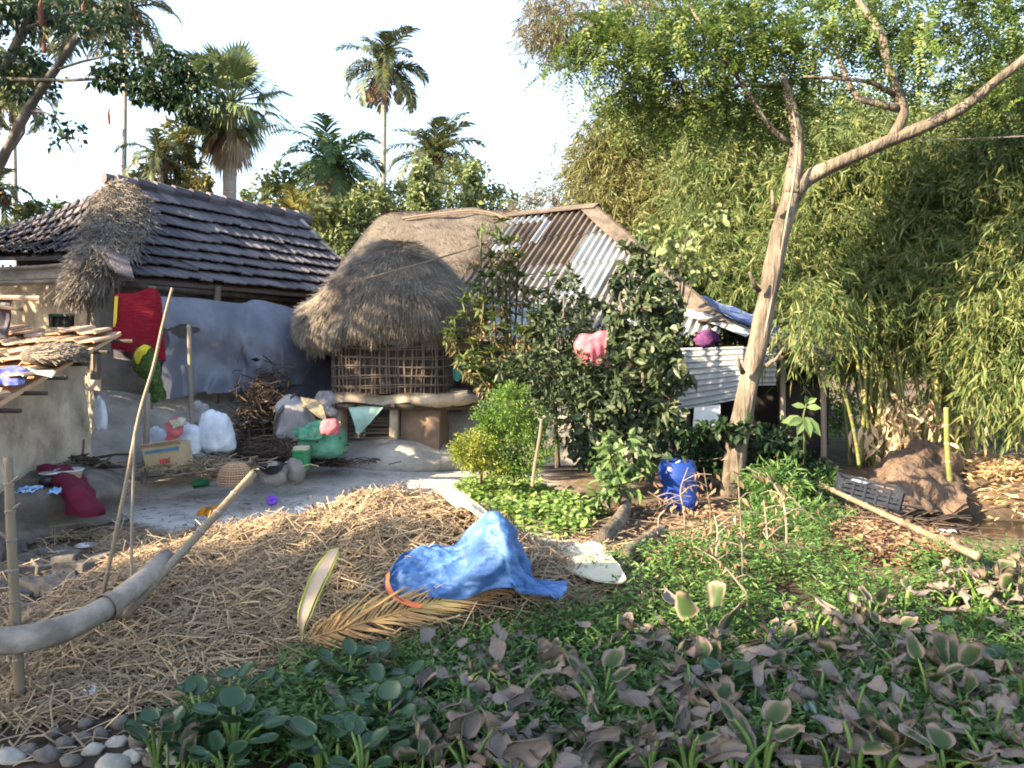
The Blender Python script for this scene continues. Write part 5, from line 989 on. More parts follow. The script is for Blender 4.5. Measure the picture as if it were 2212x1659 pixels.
# ------------------------------------------------------------------ palms
def coconut(label, u, v, d, fl, ub, seed, n=20, tr=.14, m='palm', dead=4, lf=.55, droop=1.0, group='coconut palms beyond the houses', elev=(-35, 80), leafw=.055, ns=30, nuts=0, name='coconut_palm'):
    rs = random.Random(seed); top = P(u, v, d); b_ = P(ub, 760, d); b_[2] = 0; root = thing(name, label, 'palm tree', b_, group)
    MB().tube(spline([b_, b_*.5+top*.5+np.array((rs.uniform(-.2, .2), 0, 0)), top], 16), [tr*1.35, tr, tr*.8], 9, .1).build('trunk', M['barkpalm'], root, smooth=True)
    for k in range(n):
        az = k*2.39996+rs.uniform(-.3, .3); f = (k+.5)/n; el = R(elev[1]+(elev[0]-elev[1])*f**.9+rs.uniform(-8, 8)); Lk = fl*rs.uniform(.82, 1.1); pts = []; p = top.copy(); e = el
        for s in range(7):
            pts.append(p.copy()); p = p+np.array((math.cos(az)*math.cos(e), math.sin(az)*math.cos(e), math.sin(e)))*Lk/6; e -= R(11)*droop*(1+.25*s)*(.6+.5*math.cos(el))
        frond_mesh(pts, lf, leafw, ns, seed*100+k, fall=(0, 0, -.6 if el < R(50) else -.3), rach=.035, spread=.8, jit=.1).build('frond', M[m], root)
    for k in range(dead):
        az = rs.uniform(0, 6.28); pts = []; p = top+np.array((0, 0, -.15)); e = R(-25)
        for s in range(6):
            pts.append(p.copy()); p = p+np.array((math.cos(az)*math.cos(e), math.sin(az)*math.cos(e), math.sin(e)))*fl*.62/5; e = max(e-R(24), R(-88))
        frond_mesh(pts, lf*.6, leafw, ns//2, seed*77+k, fall=(0, 0, -1.), rach=.03, jit=.15).build('dead_frond', M['palmdry'], root)
    mb = MB(); k = 260; th_ = rng.random(k)*6.28; mb.straws(top+np.stack([np.cos(th_), np.sin(th_), np.zeros(k)], 1)*tr*1.2+rng.normal(0, .12, (k, 3)), np.array((0, 0, -1.))+rng.normal(0, .35, (k, 3)), fl*.16, .05); mb.build('leaf_bases', M['palmdry'], root); return root
coconut('tallest coconut palm, alone against the white sky', 830, 150, 45, 3.3, 836, 1, n=22, tr=.19, dead=9, lf=.95, elev=(-28, 84), leafw=.10, ns=34)
coconut('full green coconut palm right of the fan palm, over the tiled roof', 716, 356, 32, 2.75, 724, 2, n=28, m='palmg', dead=5, lf=.8, droop=1.15, leafw=.085)
coconut('coconut palm rising behind the vine-covered trunk', 938, 345, 36, 2.8, 935, 3, n=24, dead=4, lf=.8, elev=(-20, 85), leafw=.085)
coconut('tall thin coconut palm whose head is cut by the top edge', 272, 22, 27, 2.2, 276, 4, n=18, tr=.085, dead=4, lf=.5)
coconut('thin coconut palm at the far left edge beside the leaning trunk', 28, 200, 25, 1.9, 34, 5, n=16, tr=.08, dead=5, lf=.45, droop=1.3)
coconut('low coconut palm with drooping fronds left of the fan palm', 345, 345, 26, 1.7, 350, 6, n=18, dead=2, lf=.45, droop=1.2, tr=.12)
coconut('low coconut palm showing its fronds at the far left edge above the tiles', -15, 420, 24, 1.35, -15, 7, n=14, dead=0, lf=.4, droop=1.2, tr=.1)
coconut('young yellowish palm behind the right end of the tiled roof', 640, 470, 24, 1.35, 640, 8, n=14, m='palmy', dead=0, lf=.42, elev=(10, 86), tr=.1, ns=22)
coconut('dark drooping palm just above the right verge of the tiled roof', 742, 455, 27, 1.7, 745, 9, n=14, dead=2, lf=.5, droop=1.4, elev=(-40, 60), tr=.12)
nearp = coconut('coconut crown hanging its fronds into the top left corner', 130, -70, 13, 1.75, -420, 14, n=20, tr=.07, dead=3, lf=.5, droop=1.25, elev=(-45, 60), leafw=.03, ns=36)
# fan palm
d_ = 28.; c0 = P(500, 222, d_); b_ = P(484, 760, d_); b_[2] = 0; fp = thing('fan_palm', 'stout fan palm with a brown skirt of dead leaves', 'palm tree', b_)
MB().tube(spline([b_, (b_+c0)/2, c0+np.array((0, 0, -.2))], 10), [.30, .26, .22], 12, .08).build('trunk', M['barkpalm'], fp, smooth=True)
def fanleaf(hub, ax, nv, r, m, nm, n=26, sweep=2.2, droop=.25, fold=.12):
    ax = nrm(ax); sd_ = nrm(np.cross(ax, nv)); nv = np.cross(sd_, ax); an = np.linspace(-sweep, sweep, n)[:, None]; dr = ax*np.cos(an*.75)+sd_*np.sin(an*.75); rr = r*(.85+.2*np.cos(an))*(.92+.16*rng.random((n, 1)))
    wd = 2*sweep*.75/n*1.05; sdd = -ax*np.sin(an*.75)+sd_*np.cos(an*.75); mid = hub+dr*rr*.6; end = hub+dr*rr+np.array((0, 0, -1))*droop*rr
    V = np.stack([np.repeat(hub[None], n, 0), mid-sdd*rr*.6*wd/2+nv*fold*.3*rr, mid+sdd*rr*.6*wd/2-nv*fold*.0*rr, end], 1); I = np.arange(n)[:, None]*4
    mb = MB().add(V, None, np.concatenate([I+np.array((0, 1, 2)), I+np.array((1, 3, 2))])); return mb
rs = random.Random(5)
for k in range(34):
    az = k*2.39996; f = (k+.5)/34; el = R(82-118*f+rs.uniform(-9, 9)); dirv = np.array((math.cos(az)*math.cos(el), math.sin(az)*math.cos(el), math.sin(el))); hub = c0+dirv*rs.uniform(.75, 1.3)
    mb = fanleaf(hub, dirv+np.array((0, 0, .05)), np.array((rs.uniform(-.3, .3), rs.uniform(-.3, .3), 1.)), rs.uniform(1.0, 1.35), 'fan', 'x', droop=.12+.2*f); mb.tube([c0, (c0+hub)/2+np.array((0, 0, .05)), hub], .03, 5); mb.build('fan_leaf', M['fan'], fp)
for k in range(36):
    az = rs.uniform(0, 6.28); el = R(-20-55*k/36.+rs.uniform(-8, 8)); dirv = np.array((math.cos(az)*math.cos(el), math.sin(az)*math.cos(el), math.sin(el))); hub = c0+np.array((0, 0, -.05-.9*k/36.))+dirv*.5
    fanleaf(hub, dirv, np.array((math.cos(az), math.sin(az), .3)), rs.uniform(.75, 1.15), 'x', 'x', sweep=1.3, droop=.4, n=16).build('dead_fan_leaf' if k > 20 else 'drooping_fan_leaf', M['palmdry'] if k > 20 else M['fan'], fp)

# ------------------------------------------------------------------ trees behind the houses
GB = 'trees behind the houses'
tree('leafy_tree', 'dark leafy tree behind the ridge of the thatched house', 'tree', [(1000, 425, 30, 80, 42), (870, 435, 30, 60, 44), (1070, 440, 29, 50, 40), (1010, 380, 31, 50, 40), (830, 470, 29, 60, 50)], 'mango', 4600, .2, .1, group=GB)
tree('vine_covered_tree', 'pale green vine-covered trunk standing before the dark leafy tree', 'tree', [(912, 370, 28, 24, 28), (912, 410, 28, 32, 34), (918, 455, 28, 42, 34), (1020, 400, 28.5, 14, 55)], 'paleleaf', 2600, .22, .15, trunk=[ground_under(915, 28), P(914, 450, 28), P(912, 350, 28)], group=GB)
tree('wispy_tree', 'thin wispy tree seen over the tin roof ridge', 'tree', [(1195, 420, 26, 70, 48), (1260, 395, 26, 50, 55), (1235, 355, 26, 26, 42), (1300, 430, 26, 50, 45), (1130, 445, 26, 40, 25)], 'wisp', 5200, .17, .04, group=GB, out=.9)
tree('yellowing_tree', 'yellowing tree between the low palm and the fan palm', 'tree', [(385, 305, 27, 26, 40), (430, 400, 26, 36, 32), (410, 345, 27, 22, 30)], 'yleaf', 1300, .24, .12, group=GB)
tree('leafy_tree', 'olive tree filling the gap below the fan palm crown', 'tree', [(570, 410, 30, 50, 40), (610, 390, 30, 40, 36), (660, 460, 28, 60, 50), (700, 500, 26, 70, 50)], 'mango', 2600, .22, .12, group=GB)
tree('leafy_tree', 'low dark green tree behind the hip of the tiled roof at left', 'tree', [(350, 400, 27, 70, 40), (310, 440, 26, 60, 40), (100, 455, 25, 60, 18), (250, 470, 25, 60, 25)], 'mango', 2600, .26, .13, group=GB)
tree('leafy_tree', 'dark bushy tree in the gap between tiled roof and granary', 'tree', [(770, 480, 25, 60, 60), (720, 540, 24, 60, 50), (800, 430, 26, 40, 40)], 'mango', 2800, .22, .11, group=GB)
# far tree belt, one mass closing the view between and beyond the houses
mb = MB()
for k in range(46):
    u = -700+k*82+random.uniform(-20, 20); d = random.uniform(38, 60); h = random.uniform(1.2, 2.6)
    if 1080 < u < 1300: h *= .6
    c = np.array(((u-W0/2)/F0*d, d, h)); cloud(mb, c, (3.4, 2.2, h*1.15), 800, .5, .26)
tag(mb.build('far_trees', M['mango'], kind='stuff'), 'low belt of far trees closing the view beyond the houses', 'tree belt')

# ------------------------------------------------------------------ leaning tree at top left
lt = thing('leaning_tree', 'leaning grey tree at top left with dark hanging leaves', 'tree', np.array((-7.6, 8.6, 0)))
mb = MB(); mb.tube(spline([(-7.6, 8.6, -.1), P(-190, 640, 8.2), P(-40, 410, 8.), P(0, 352, 8.), P(58, 242, 8.), P(118, 152, 8.), P(168, 78, 8.)], 26), [.10, .065, .048, .044, .034], 11, .2)
mb.tube(spline([P(-150, 560, 8.15), P(-60, 280, 8.3), P(0, 165, 8.2), P(40, 85, 8.2), P(70, 20, 8.2), P(84, -40, 8.2)], 16), [.065, .045, .033], 9, .15)
mb.tube(spline([P(-20, 170, 8.2), P(60, 172, 8.), P(150, 173, 7.9), P(240, 172, 7.8), P(330, 200, 7.7), P(430, 262, 7.6)], 20), [.022, .016, .006], 7, .1)
mb.tube(spline([P(60, 240, 8.), P(110, 250, 7.9), P(160, 330, 7.8)], 8), [.015, .006], 6); mb.tube(spline([P(118, 152, 8.), P(190, 130, 7.9), P(290, 115, 7.8), P(380, 160, 7.7)], 12), [.015, .006], 6); mb.tube(spline([P(60, 60, 8.1), P(150, 30, 8.), P(240, 20, 8.)], 8), [.02, .006], 6)
mb.build('trunk', M['barkd'], lt, smooth=True); mb = MB()
for c in ((230, 165, 7.8, 40, 26, 210), (290, 140, 7.8, 50, 34, 330), (345, 190, 7.7, 50, 44, 420), (400, 170, 7.7, 45, 50, 330), (425, 225, 7.6, 44, 40, 280), (375, 130, 7.8, 45, 30, 230), (300, 205, 7.7, 50, 18, 130), (470, 190, 7.7, 30, 50, 90), (120, 20, 8.1, 120, 40, 420), (30, 30, 8.2, 60, 50, 260), (230, 45, 8., 60, 45, 260), (60, 130, 8.1, 50, 30, 130), (140, 290, 7.9, 40, 50, 90), (30, 130, 8.2, 40, 40, 120), (60, 190, 8.1, 60, 26, 140)):
    cc, r = cl3(c[:5]); cloud(mb, cc, r, int(c[5]*1.0), .078, .046, down=.5, sub=9, droop=.2)
mb.build('crown', M['dkleaf'], lt)
for (u, v, d, L, w) in ((235, 252, 7.7, 34, 6), (95, 95, 7.9, 40, 9), (88, 28, 7.9, 60, 12), (180, 18, 7.9, 26, 8), (24, 250, 8., 30, 9)):
    k = d/F0; p = P(u, v, d); MB().tube([p+np.array((0, 0, L*k*.6)), p+np.array((.01, 0, L*k*.5)), p+np.array((-.004, 0, L*k*.2)), p, p+np.array((.004, 0, -L*k*.4)), p+np.array((.006, 0, -L*k*.5))], [.003, .004, w*k*.42, w*k*.5, w*k*.42, .004], 8).build('seed_pod', mat('seed_pod', [(.11, .045, .028), (.2, .085, .05)], scale=9), lt, smooth=True)
tree('leafy_tree', 'bright green tree at the far left edge behind the leaning trunk', 'tree', [(30, 190, 14, 40, 60), (-20, 120, 14, 60, 70), (70, 160, 14, 30, 40)], 'mango', 1500, .13, .06, trunk=[ground_under(-60, 14), P(-50, 500, 14), P(0, 250, 14)])

# ------------------------------------------------------------------ split tree at the right
g0 = GT(1578, 1062); sp = thing('split_tree', 'pale split-trunked tree with feathery leaves and a long right limb', 'tree', g0)
tk = [g0+np.array((0, 0, -.15)), P(1582, 1050, 8.85), P(1592, 960, 8.8), P(1612, 860, 8.75), P(1638, 740, 8.7), P(1662, 620, 8.7), P(1686, 500, 8.7), P(1712, 410, 8.7)]
mb = MB(); mb.tube(spline(tk, 40), [.15, .128, .12, .115, .112, .108, .105, .10], 18, .16)
mb.tube(spline([P(1708, 420, 8.7), P(1718, 350, 8.7), P(1722, 290, 8.68), P(1706, 215, 8.65), P(1690, 158, 8.62)], 16), [.105, .085, .075, .062, .018], 12, .22)
mb.tube(spline([P(1712, 425, 8.7), P(1742, 388, 8.68), P(1790, 362, 8.6), P(1850, 334, 8.5), P(1935, 298, 8.4), P(2010, 268, 8.3), P(2080, 232, 8.2), P(2140, 185, 8.1), P(2212, 128, 8.), P(2290, 60, 7.9)], 36), [.088, .08, .074, .07, .062, .05, .045, .038], 12, .18)
mb.tube(spline([P(1925, 302, 8.4), P(1952, 245, 8.4), P(1935, 190, 8.4), P(1918, 140, 8.4), P(1905, 80, 8.45), P(1876, 35, 8.5), P(1840, -20, 8.55)], 20), [.06, .054, .044, .04, .028], 10, .2)
mb.tube(spline([P(1938, 235, 8.4), P(1890, 222, 8.4), P(1850, 208, 8.4), P(1822, 150, 8.45), P(1800, 95, 8.5)], 14), [.045, .035, .02], 8, .12); mb.tube(spline([P(1932, 205, 8.4), P(1880, 178, 8.3), P(1810, 170, 8.3), P(1735, 165, 8.3)], 12), [.03, .022, .012], 7, .1)
mb.tube(spline([P(1706, 310, 8.66), P(1660, 270, 8.6), P(1620, 205, 8.6), P(1575, 140, 8.6), P(1545, 100, 8.6), P(1500, 30, 8.6), P(1475, -20, 8.6)], 18), [.03, .026, .02, .014], 7, .1)
mb.tube(spline([P(1690, 180, 8.6), P(1590, 185, 8.6), P(1480, 178, 8.6), P(1380, 165, 8.6), P(1300, 125, 8.6), P(1240, 90, 8.6)], 18), [.02, .016, .006], 6)
for (u, v, d, dx) in ((1640, 628, 8.55, -.14), (1655, 790, 8.5, .16), (1605, 805, 8.55, -.1), (1672, 455, 8.55, -.06), (1585, 965, 8.6, -.1)): p = P(u, v, d); mb.tube([p, p+np.array((dx*.6, -.06, .08)), p+np.array((dx, -.1, .20))], [.032, .022, .012], 7, .3)
mb.build('trunk', M['bark'], sp, smooth=True)
# long split down the trunk: dark groove of bared wood
mb = MB(); 
for q in ([(1712, 235, 8.50), (1722, 300, 8.50), (1716, 380, 8.52), (1700, 470, 8.53), (1684, 560, 8.54)], [(1668, 640, 8.52), (1650, 730, 8.52)]): mb.tube(spline([P(*x) for x in q], 18), [.006, .018, .016, .012, .004], 6, .3)
mb.build('split', M['wood'], sp); mb = MB()
for c in ((1262, 112, 8.6, 46, 34, 90), (1330, 95, 8.7, 60, 42, 130), (1420, 60, 8.8, 90, 55, 190), (1520, 40, 9, 90, 60, 200), (1600, 110, 9, 90, 60, 200), (1480, 165, 9, 110, 45, 190), (1370, 190, 8.9, 70, 36, 110), (1610, 210, 9, 120, 55, 240), (1720, 90, 9.2, 120, 80, 240), (1700, 240, 9.3, 100, 55, 150), (1830, 50, 9.3, 110, 70, 240), (1900, 140, 9.5, 100, 60, 120), (2010, 55, 9.4, 110, 70, 240), (2110, 110, 9.5, 110, 80, 240), (2180, 40, 9.5, 100, 80, 200), (1500, 250, 9, 90, 34, 120), (1380, 240, 9.1, 60, 26, 60), (1680, 30, 9.2, 130, 60, 200), (1960, 0, 9.2, 160, 50, 180), (2150, 210, 9.4, 90, 40, 90), (1800, 60, 8.2, 90, 36, 90), (1560, 90, 8.3, 80, 36, 70), (1400, 100, 8.3, 80, 36, 70), (1960, 120, 8.2, 70, 40, 60), (1290, 100, 8.4, 50, 30, 40)):
    cc, r = cl3(c[:5]); pinnate(mb, cc, r, int(c[5]*.8), L=.062, W=.026, Lr=.30)
mb.build('crown', M['feather'], sp)

# ------------------------------------------------------------------ bamboo
def bamboo(label, base, clumps, n, ncul, m='bam', seed=0, L=.175, W=.023, group='bamboo clumps at the right', cul=(7, 10), spreadr=.5, dry=0, twig=.36):
    rs = random.Random(seed); base = np.asarray(base, float); root = thing('bamboo_clump', label, 'bamboo', base, group); cs = [cl3(c) for c in clumps]
    for k in range(ncul):
        a = rs.uniform(0, 6.28); rr = spreadr*rs.random()**.5; b_ = base+np.array((math.cos(a)*rr, math.sin(a)*rr*.7, -.05)); tc, tr_ = cs[k % len(cs)]; tip = tc+np.array((rs.uniform(-.6, .6), rs.uniform(-.6, .6), rs.uniform(-.2, .7)))*tr_
        m1 = b_+(tip-b_)*np.array((.12, .12, .35))+np.array((rs.uniform(-.1, .1), 0, 0)); m2 = b_+(tip-b_)*np.array((.4, .4, .75)); c = spline([b_, m1, m2, tip], 26); r0 = rs.uniform(.028, .04); mb = MB(); mb.tube(c, [r0, r0*.9, r0*.6, r0*.2], 8)
        for i in range(2, 20, 2): d = nrm(c[i]-c[i-1]); q = r0*(1-.03*i); mb.tube([c[i]-d*.012, c[i], c[i]+d*.012], [q*.98, q*1.22, q*.98], 8, cap=False)
        mb.build('culm', M['culm'], root, smooth=True)
    mb = MB(); vol = [np.prod(r)**.67 for c, r in cs]; sv = sum(vol)
    for (c, r), v in zip(cs, vol): sprays(mb, c, r, max(6, int(n*1.4*v/sv)), L, W, twig=twig)
    mb.build('foliage', M[m], root)
    if dry:
        mb = MB(); cc, dd = blob(base+np.array((0, -.1, .55)), (spreadr*1.1, spreadr*.7, .6), dry, .6); mb.leaves(cc, np.array((0, 0, -1))+rng.normal(0, .5, (dry, 3)), .2*(.5+rng.random(dry)), .055*(.5+rng.random(dry)), None, .35, False, .1); mb.build('dead_sheaths', M['sheath'], root, kind='stuff')
    return root
bamboo('far sunlit bamboo whose tall edge borders the open sky', P(1500, 790, 17)*np.array((1, 1, 0)), [(1330, 350, 17, 80, 70), (1320, 450, 16.5, 75, 60), (1390, 270, 17, 110, 70), (1420, 420, 17, 100, 90), (1400, 520, 16, 100, 70), (1500, 320, 17, 110, 90), (1480, 460, 16, 120, 90)], 4300, 9, 'bamfar', 1, .2, .026)
bamboo('sparse pale bamboo tops arching at the upper middle', P(1420, 790, 18)*np.array((1, 1, 0)), [(1290, 40, 17, 150, 60), (1180, 30, 17, 60, 40), (1170, 95, 17, 50, 20), (1400, 20, 17, 110, 50), (1250, 85, 17, 90, 30)], 520, 8, 'wisp', 2, .22, .024)
bamboo('leafy bamboo right behind the shed and the split trunk', P(1640, 790, 13.6)*np.array((1, 1, 0)), [(1540, 610, 13, 100, 80), (1480, 560, 14, 80, 60), (1620, 520, 13.5, 110, 110), (1560, 400, 14, 110, 110), (1640, 660, 12.6, 100, 70), (1700, 400, 14, 110, 120), (1620, 300, 14, 120, 80), (1730, 640, 12.2, 80, 70), (1765, 690, 10.1, 55, 50)], 4300, 10, 'bam', 3)
bamboo('bamboo clump with papery tan sheaths around its culm feet', GT(1930, 1010)*1., [(1760, 560, 12, 110, 100), (1840, 650, 11.6, 110, 110), (1800, 420, 12.4, 110, 110), (1900, 500, 12, 120, 110), (1890, 680, 11.4, 90, 45), (1900, 340, 12.4, 130, 90)], 4600, 22, 'bam', 4, dry=520, spreadr=.62)
bamboo('dense shaded bamboo beyond the earth heap', GT(2060, 1000)*1., [(2020, 600, 11.2, 120, 120), (2080, 660, 10.8, 100, 70), (2010, 420, 11.6, 120, 110), (2120, 480, 11.4, 120, 120), (2080, 320, 12, 120, 100), (2190, 600, 10.8, 100, 110)], 4600, 14, 'bam', 5, dry=120)
bamboo('drooping bamboo at the right edge of the photo', P(2290, 1010, 10.2)*np.array((1, 1, 0)), [(2200, 700, 9.8, 90, 110), (2230, 560, 10, 90, 120), (2210, 380, 10.6, 100, 110), (2210, 800, 9.6, 50, 50), (2240, 220, 11, 100, 100)], 3300, 8, 'bam', 6, dry=80)
bamboo('background bamboo filling in behind all the nearer clumps', P(1900, 790, 17)*np.array((1, 1, 0)), [(1650, 450, 17, 200, 150), (1850, 350, 17, 200, 150), (2050, 400, 17, 200, 160), (2200, 250, 17, 150, 150), (1950, 570, 16, 200, 120), (1700, 260, 18, 160, 90), (2150, 600, 15.5, 140, 140), (1700, 640, 16, 120, 120)], 5000, 10, 'bam', 8, .23, .032)
pole([(1820, 835, 9.9), (1838, 900, 9.95), (1850, 960, 10.), (1856, 1005, 10.)], .02, .024, 'single green bamboo culm leaning left of the tan-sheathed clump', nodes=5, m='culm', name='bamboo_culm', cat='bamboo')
pole([(2044, 880, 9.4), (2046, 960, 9.4), (2052, 1040, 9.4)], .03, .034, 'stout yellow-green bamboo stump beside the earth heap', nodes=3, m='culm', name='bamboo_culm', cat='bamboo')
pole([(1990, 28, 10.5), (1987, 120, 10.5), (1983, 240, 10.5)], .022, .028, 'bare yellow bamboo tip standing against the sky at upper right', nodes=4, m='spathe', name='bamboo_culm', cat='bamboo')
tree('hedge', 'low sunlit green bushes seen between the bamboo feet', 'bush', [(2000, 890, 15, 80, 45), (2100, 880, 15, 90, 60), (2190, 900, 14, 80, 60), (1800, 900, 14.5, 70, 60)], 'cover', 4200, .12, .06, tr=(.04, .02))
# ------------------------------------------------------------------ shrubs in front of the tin roofed house
def rosette(mb, p, L, W, n=9, upd=(0, 0, 1), spread=1.0):
    upd = nrm(np.asarray(upd, float)); a = rng.random(n)*6.28; d = np.stack([np.cos(a), np.sin(a), np.zeros(n)], 1)*spread+upd*rng.uniform(.25, 1.1, (n, 1)); mb.leaves(np.repeat(p[None], n, 0)+d*.012, d, L*(.6+.6*rng.random(n)), W*(.8+.4*rng.random(n)), np.cross(d, np.cross(upd, d)+1e-6), .18, True, .25)
eu = thing('spurge_shrub', 'spiny spurge shrub with leaf rosettes on thick stems beside the granary', 'shrub', GT(1110, 1010)+np.array((0, 1.2, 0)))
mb, ml, md = MB(), MB(), MB(); fk = P(1105, 850, 9.6); bs0 = P(1115, 1000, 9.7); mb.tube(spline([bs0, P(1108, 920, 9.6), fk], 8), [.05, .045, .04], 8, .15)
tips = [(1000, 655, 9.4), (982, 690, 9.3), (1046, 600, 9.5), (1040, 482, 9.6), (1100, 522, 9.7), (1086, 480, 9.8), (1132, 600, 9.6), (1162, 640, 9.5), (1020, 745, 9.2), (1062, 762, 9.2), (1130, 720, 9.3), (1002, 780, 9.1), (1185, 600, 9.7), (1085, 660, 9.5), (1020, 620, 9.5), (1068, 690, 9.3), (1150, 690, 9.4), (1030, 800, 9.), (1100, 790, 9.2), (1160, 770, 9.3), (1200, 680, 9.6), (1120, 560, 9.7), (1060, 560, 9.6), (1085, 590, 9.5), (975, 720, 9.3), (1045, 655, 9.3)]
for t in tips:
    q = P(*t); m1 = fk+(q-fk)*np.array((.75, .7, .3))+rng.normal(0, .05, 3); mb.tube(spline([fk, m1, q], 10), [.026, .018, .011], 7, .1); cloud(ml, q-np.array((0, 0, .06)), (.13, .13, .12), 16, .12, .045, down=.2)
    if t[1] > 500 or t[0] > 1060: rosette(ml, q, .17, .06, 12)
    for f in (.62, .8): rosette(md if random.random() < .45 else ml, m1+(q-m1)*f, .11, .04, 6, q-m1, 1.3)
    for _ in range(2): cloud(md, m1+(q-m1)*random.uniform(.3, .8), (.12, .12, .12), 26, .10, .035, down=.7)
mb.build('stems', M['stem'], eu, smooth=True); ml.build('leaf_rosettes', M['euph'], eu); md.build('withered_leaves', leafmat('withered_spurge', [(.03, .03, .018), (.07, .06, .03), (.15, .11, .05), (.25, .16, .08)], .15), eu)
tree('shrub', 'tall dark small-leaved shrub with upright twigs in front of the tin roof', 'shrub', [(1222, 640, 9.5, 40, 50), (1190, 720, 9.3, 60, 60), (1245, 720, 9.4, 60, 60), (1150, 800, 9.0, 70, 60), (1220, 820, 9.0, 80, 70), (1180, 900, 8.9, 60, 60), (1260, 900, 8.9, 60, 70), (1215, 600, 9.6, 14, 30), (1265, 680, 9.5, 20, 40), (1160, 680, 9.4, 20, 40)], 'shrub', 3300, .10, .045, trunk=[P(1205, 1010, 9.2), P(1200, 900, 9.2), P(1200, 800, 9.2)], tr=(.035, .02), rich=False, out=.8)
tree('vine_shrub', 'tall tangle of grey-green climbing vine left of the corrugated wall', 'vine', [(1400, 600, 9.4, 46, 44), (1440, 650, 9.3, 36, 46), (1380, 690, 9.2, 70, 70), (1340, 760, 9.1, 60, 60), (1420, 790, 9.0, 60, 70), (1360, 860, 9.0, 80, 70), (1430, 900, 8.9, 50, 60), (1300, 880, 8.9, 70, 70), (1380, 960, 8.8, 80, 60), (1290, 970, 8.8, 50, 40), (1370, 560, 9.5, 36, 34), (1455, 720, 9.2, 26, 60), (1310, 650, 9.4, 26, 26), (1335, 600, 9.4, 24, 24), (1480, 800, 9.2, 20, 40), (1290, 820, 9.1, 26, 40)], 'shrub', 3200, .125, .08, trunk=[P(1385, 1030, 9.1), P(1390, 860, 9.1), P(1385, 700, 9.2)], tr=(.05, .03), rich=True, sub=12)
tree('pale_leaved_tree', 'thin tree with large pale leaves lit above the vine tangle', 'tree', [(1490, 500, 10.6, 50, 50), (1545, 470, 10.8, 40, 30), (1440, 560, 10.2, 60, 40), (1500, 570, 10.4, 50, 40), (1400, 520, 10.4, 30, 30)], 'paleleaf', 330, .12, .08, trunk=[P(1450, 1000, 10.2), P(1455, 800, 10.2), P(1480, 600, 10.4)], tr=(.03, .015), rich=True, sub=5)
for lab, cl, lm, n, tk in (('yellow-green lobe of fine-leaved bush nearest the granary', [(1032, 968, 8.15, 54, 40), (1010, 985, 8.1, 36, 28), (1060, 1005, 8.1, 44, 26)], 'needley', 5200, 1040), ('round fresh green fine-leaved bush in front of the dark shrubs', [(1095, 890, 8.3, 60, 50), (1130, 920, 8.3, 56, 50), (1080, 945, 8.25, 60, 40), (1150, 975, 8.2, 50, 30), (1110, 850, 8.4, 36, 26), (1050, 910, 8.3, 30, 36), (1090, 1000, 8.15, 56, 26), (1140, 1015, 8.1, 40, 20)], 'needle', 11500, 1110)):
    tree('fine_bush', lab, 'bush', cl, lm, n, .036, .016, trunk=[GT(tk, 1062), P(tk, 1000, 8.2), P(tk+5, 940, 8.2)], tr=(.022, .012), sub=22, out=.9, down=-.1)
tag(MB().tube(spline([P(1150, 1050, 7.9), P(1156, 1000, 7.9), P(1166, 940, 8.), P(1170, 905, 8.)], 10), [.018, .014], 7, .15).build('stake', M['bamboo']), 'short pale cut stake standing in the fine-leaved bush', 'stake')
tree('leafy_plant', 'small plant with bright pointed leaves left of the blue drum', 'plant', [(1320, 990, 7.8, 40, 40), (1345, 1040, 7.6, 40, 40), (1310, 1060, 7.6, 34, 36), (1370, 1000, 7.8, 26, 36), (1335, 950, 7.9, 30, 20)], 'sapl', 330, .13, .06, trunk=[GT(1340, 1125), P(1338, 1060, 7.7), P(1335, 1000, 7.8)], tr=(.012, .006), bark='stem', rich=True, sub=6)
tree('creeper', 'dark green creeper wrapping the foot of the split trunk', 'creeper', [(1540, 925, 8.6, 40, 20), (1490, 930, 8.8, 40, 30), (1625, 922, 8.5, 26, 16), (1540, 1000, 9.1, 40, 50), (1660, 1000, 9.0, 50, 60), (1700, 1060, 8.6, 60, 46), (1640, 1080, 9.0, 50, 34), (1580, 935, 8.5, 30, 10), (1690, 960, 8.8, 60, 40), (1740, 1010, 8.9, 50, 40), (1480, 1000, 8.9, 40, 50), (1760, 1080, 8.2, 40, 34)], 'dkleaf', 2600, .10, .06, trunk=[GT(1630, 1075), P(1630, 1000, 9.0), P(1600, 940, 8.9)], tr=(.02, .01), rich=True, sub=10)
sg_ = thing('sapling', 'sapling with very large drooping oval leaves right of the split trunk', 'sapling', GT(1735, 1060)); MB().tube(spline([GT(1735, 1060), P(1738, 960, 8.3), P(1735, 905, 8.2), P(1742, 872, 8.2)], 12), [.014, .008], 6).build('stem', M['stem'], sg_)
for (u, v, d, du, dv, dy, L) in ((1735, 905, 8.2, -.9, -.15, -.3, .20), (1738, 900, 8.2, .7, -.75, -.2, .24), (1738, 900, 8.2, .15, -.9, -.45, .21), (1736, 905, 8.2, -.5, -.7, -.4, .19), (1742, 872, 8.2, .6, .5, -.2, .13), (1742, 872, 8.2, -.2, .8, -.3, .12), (1740, 880, 8.2, -.9, .3, .2, .15), (1735, 905, 8.2, -1, -.05, .3, .22), (1742, 880, 8.2, .8, .1, -.4, .15)):
    MB().leaves(P(u, v, d)[None], np.array([(du, dy, dv)]), L, L*.48, np.array([(0.15, -.9, .4)]), .12, True, .15).build('leaf', M['sapl'], sg_)
tree('bush', 'dark grassy bush below the sapling by the bamboo pole', 'bush', [(1680, 1050, 8.3, 80, 50), (1720, 1110, 7.6, 70, 30), (1640, 1110, 7.8, 60, 34), (1770, 1050, 8.8, 50, 34)], 'weed', 2600, .12, .02, tr=(.01, .005), bark='stem', out=.9)

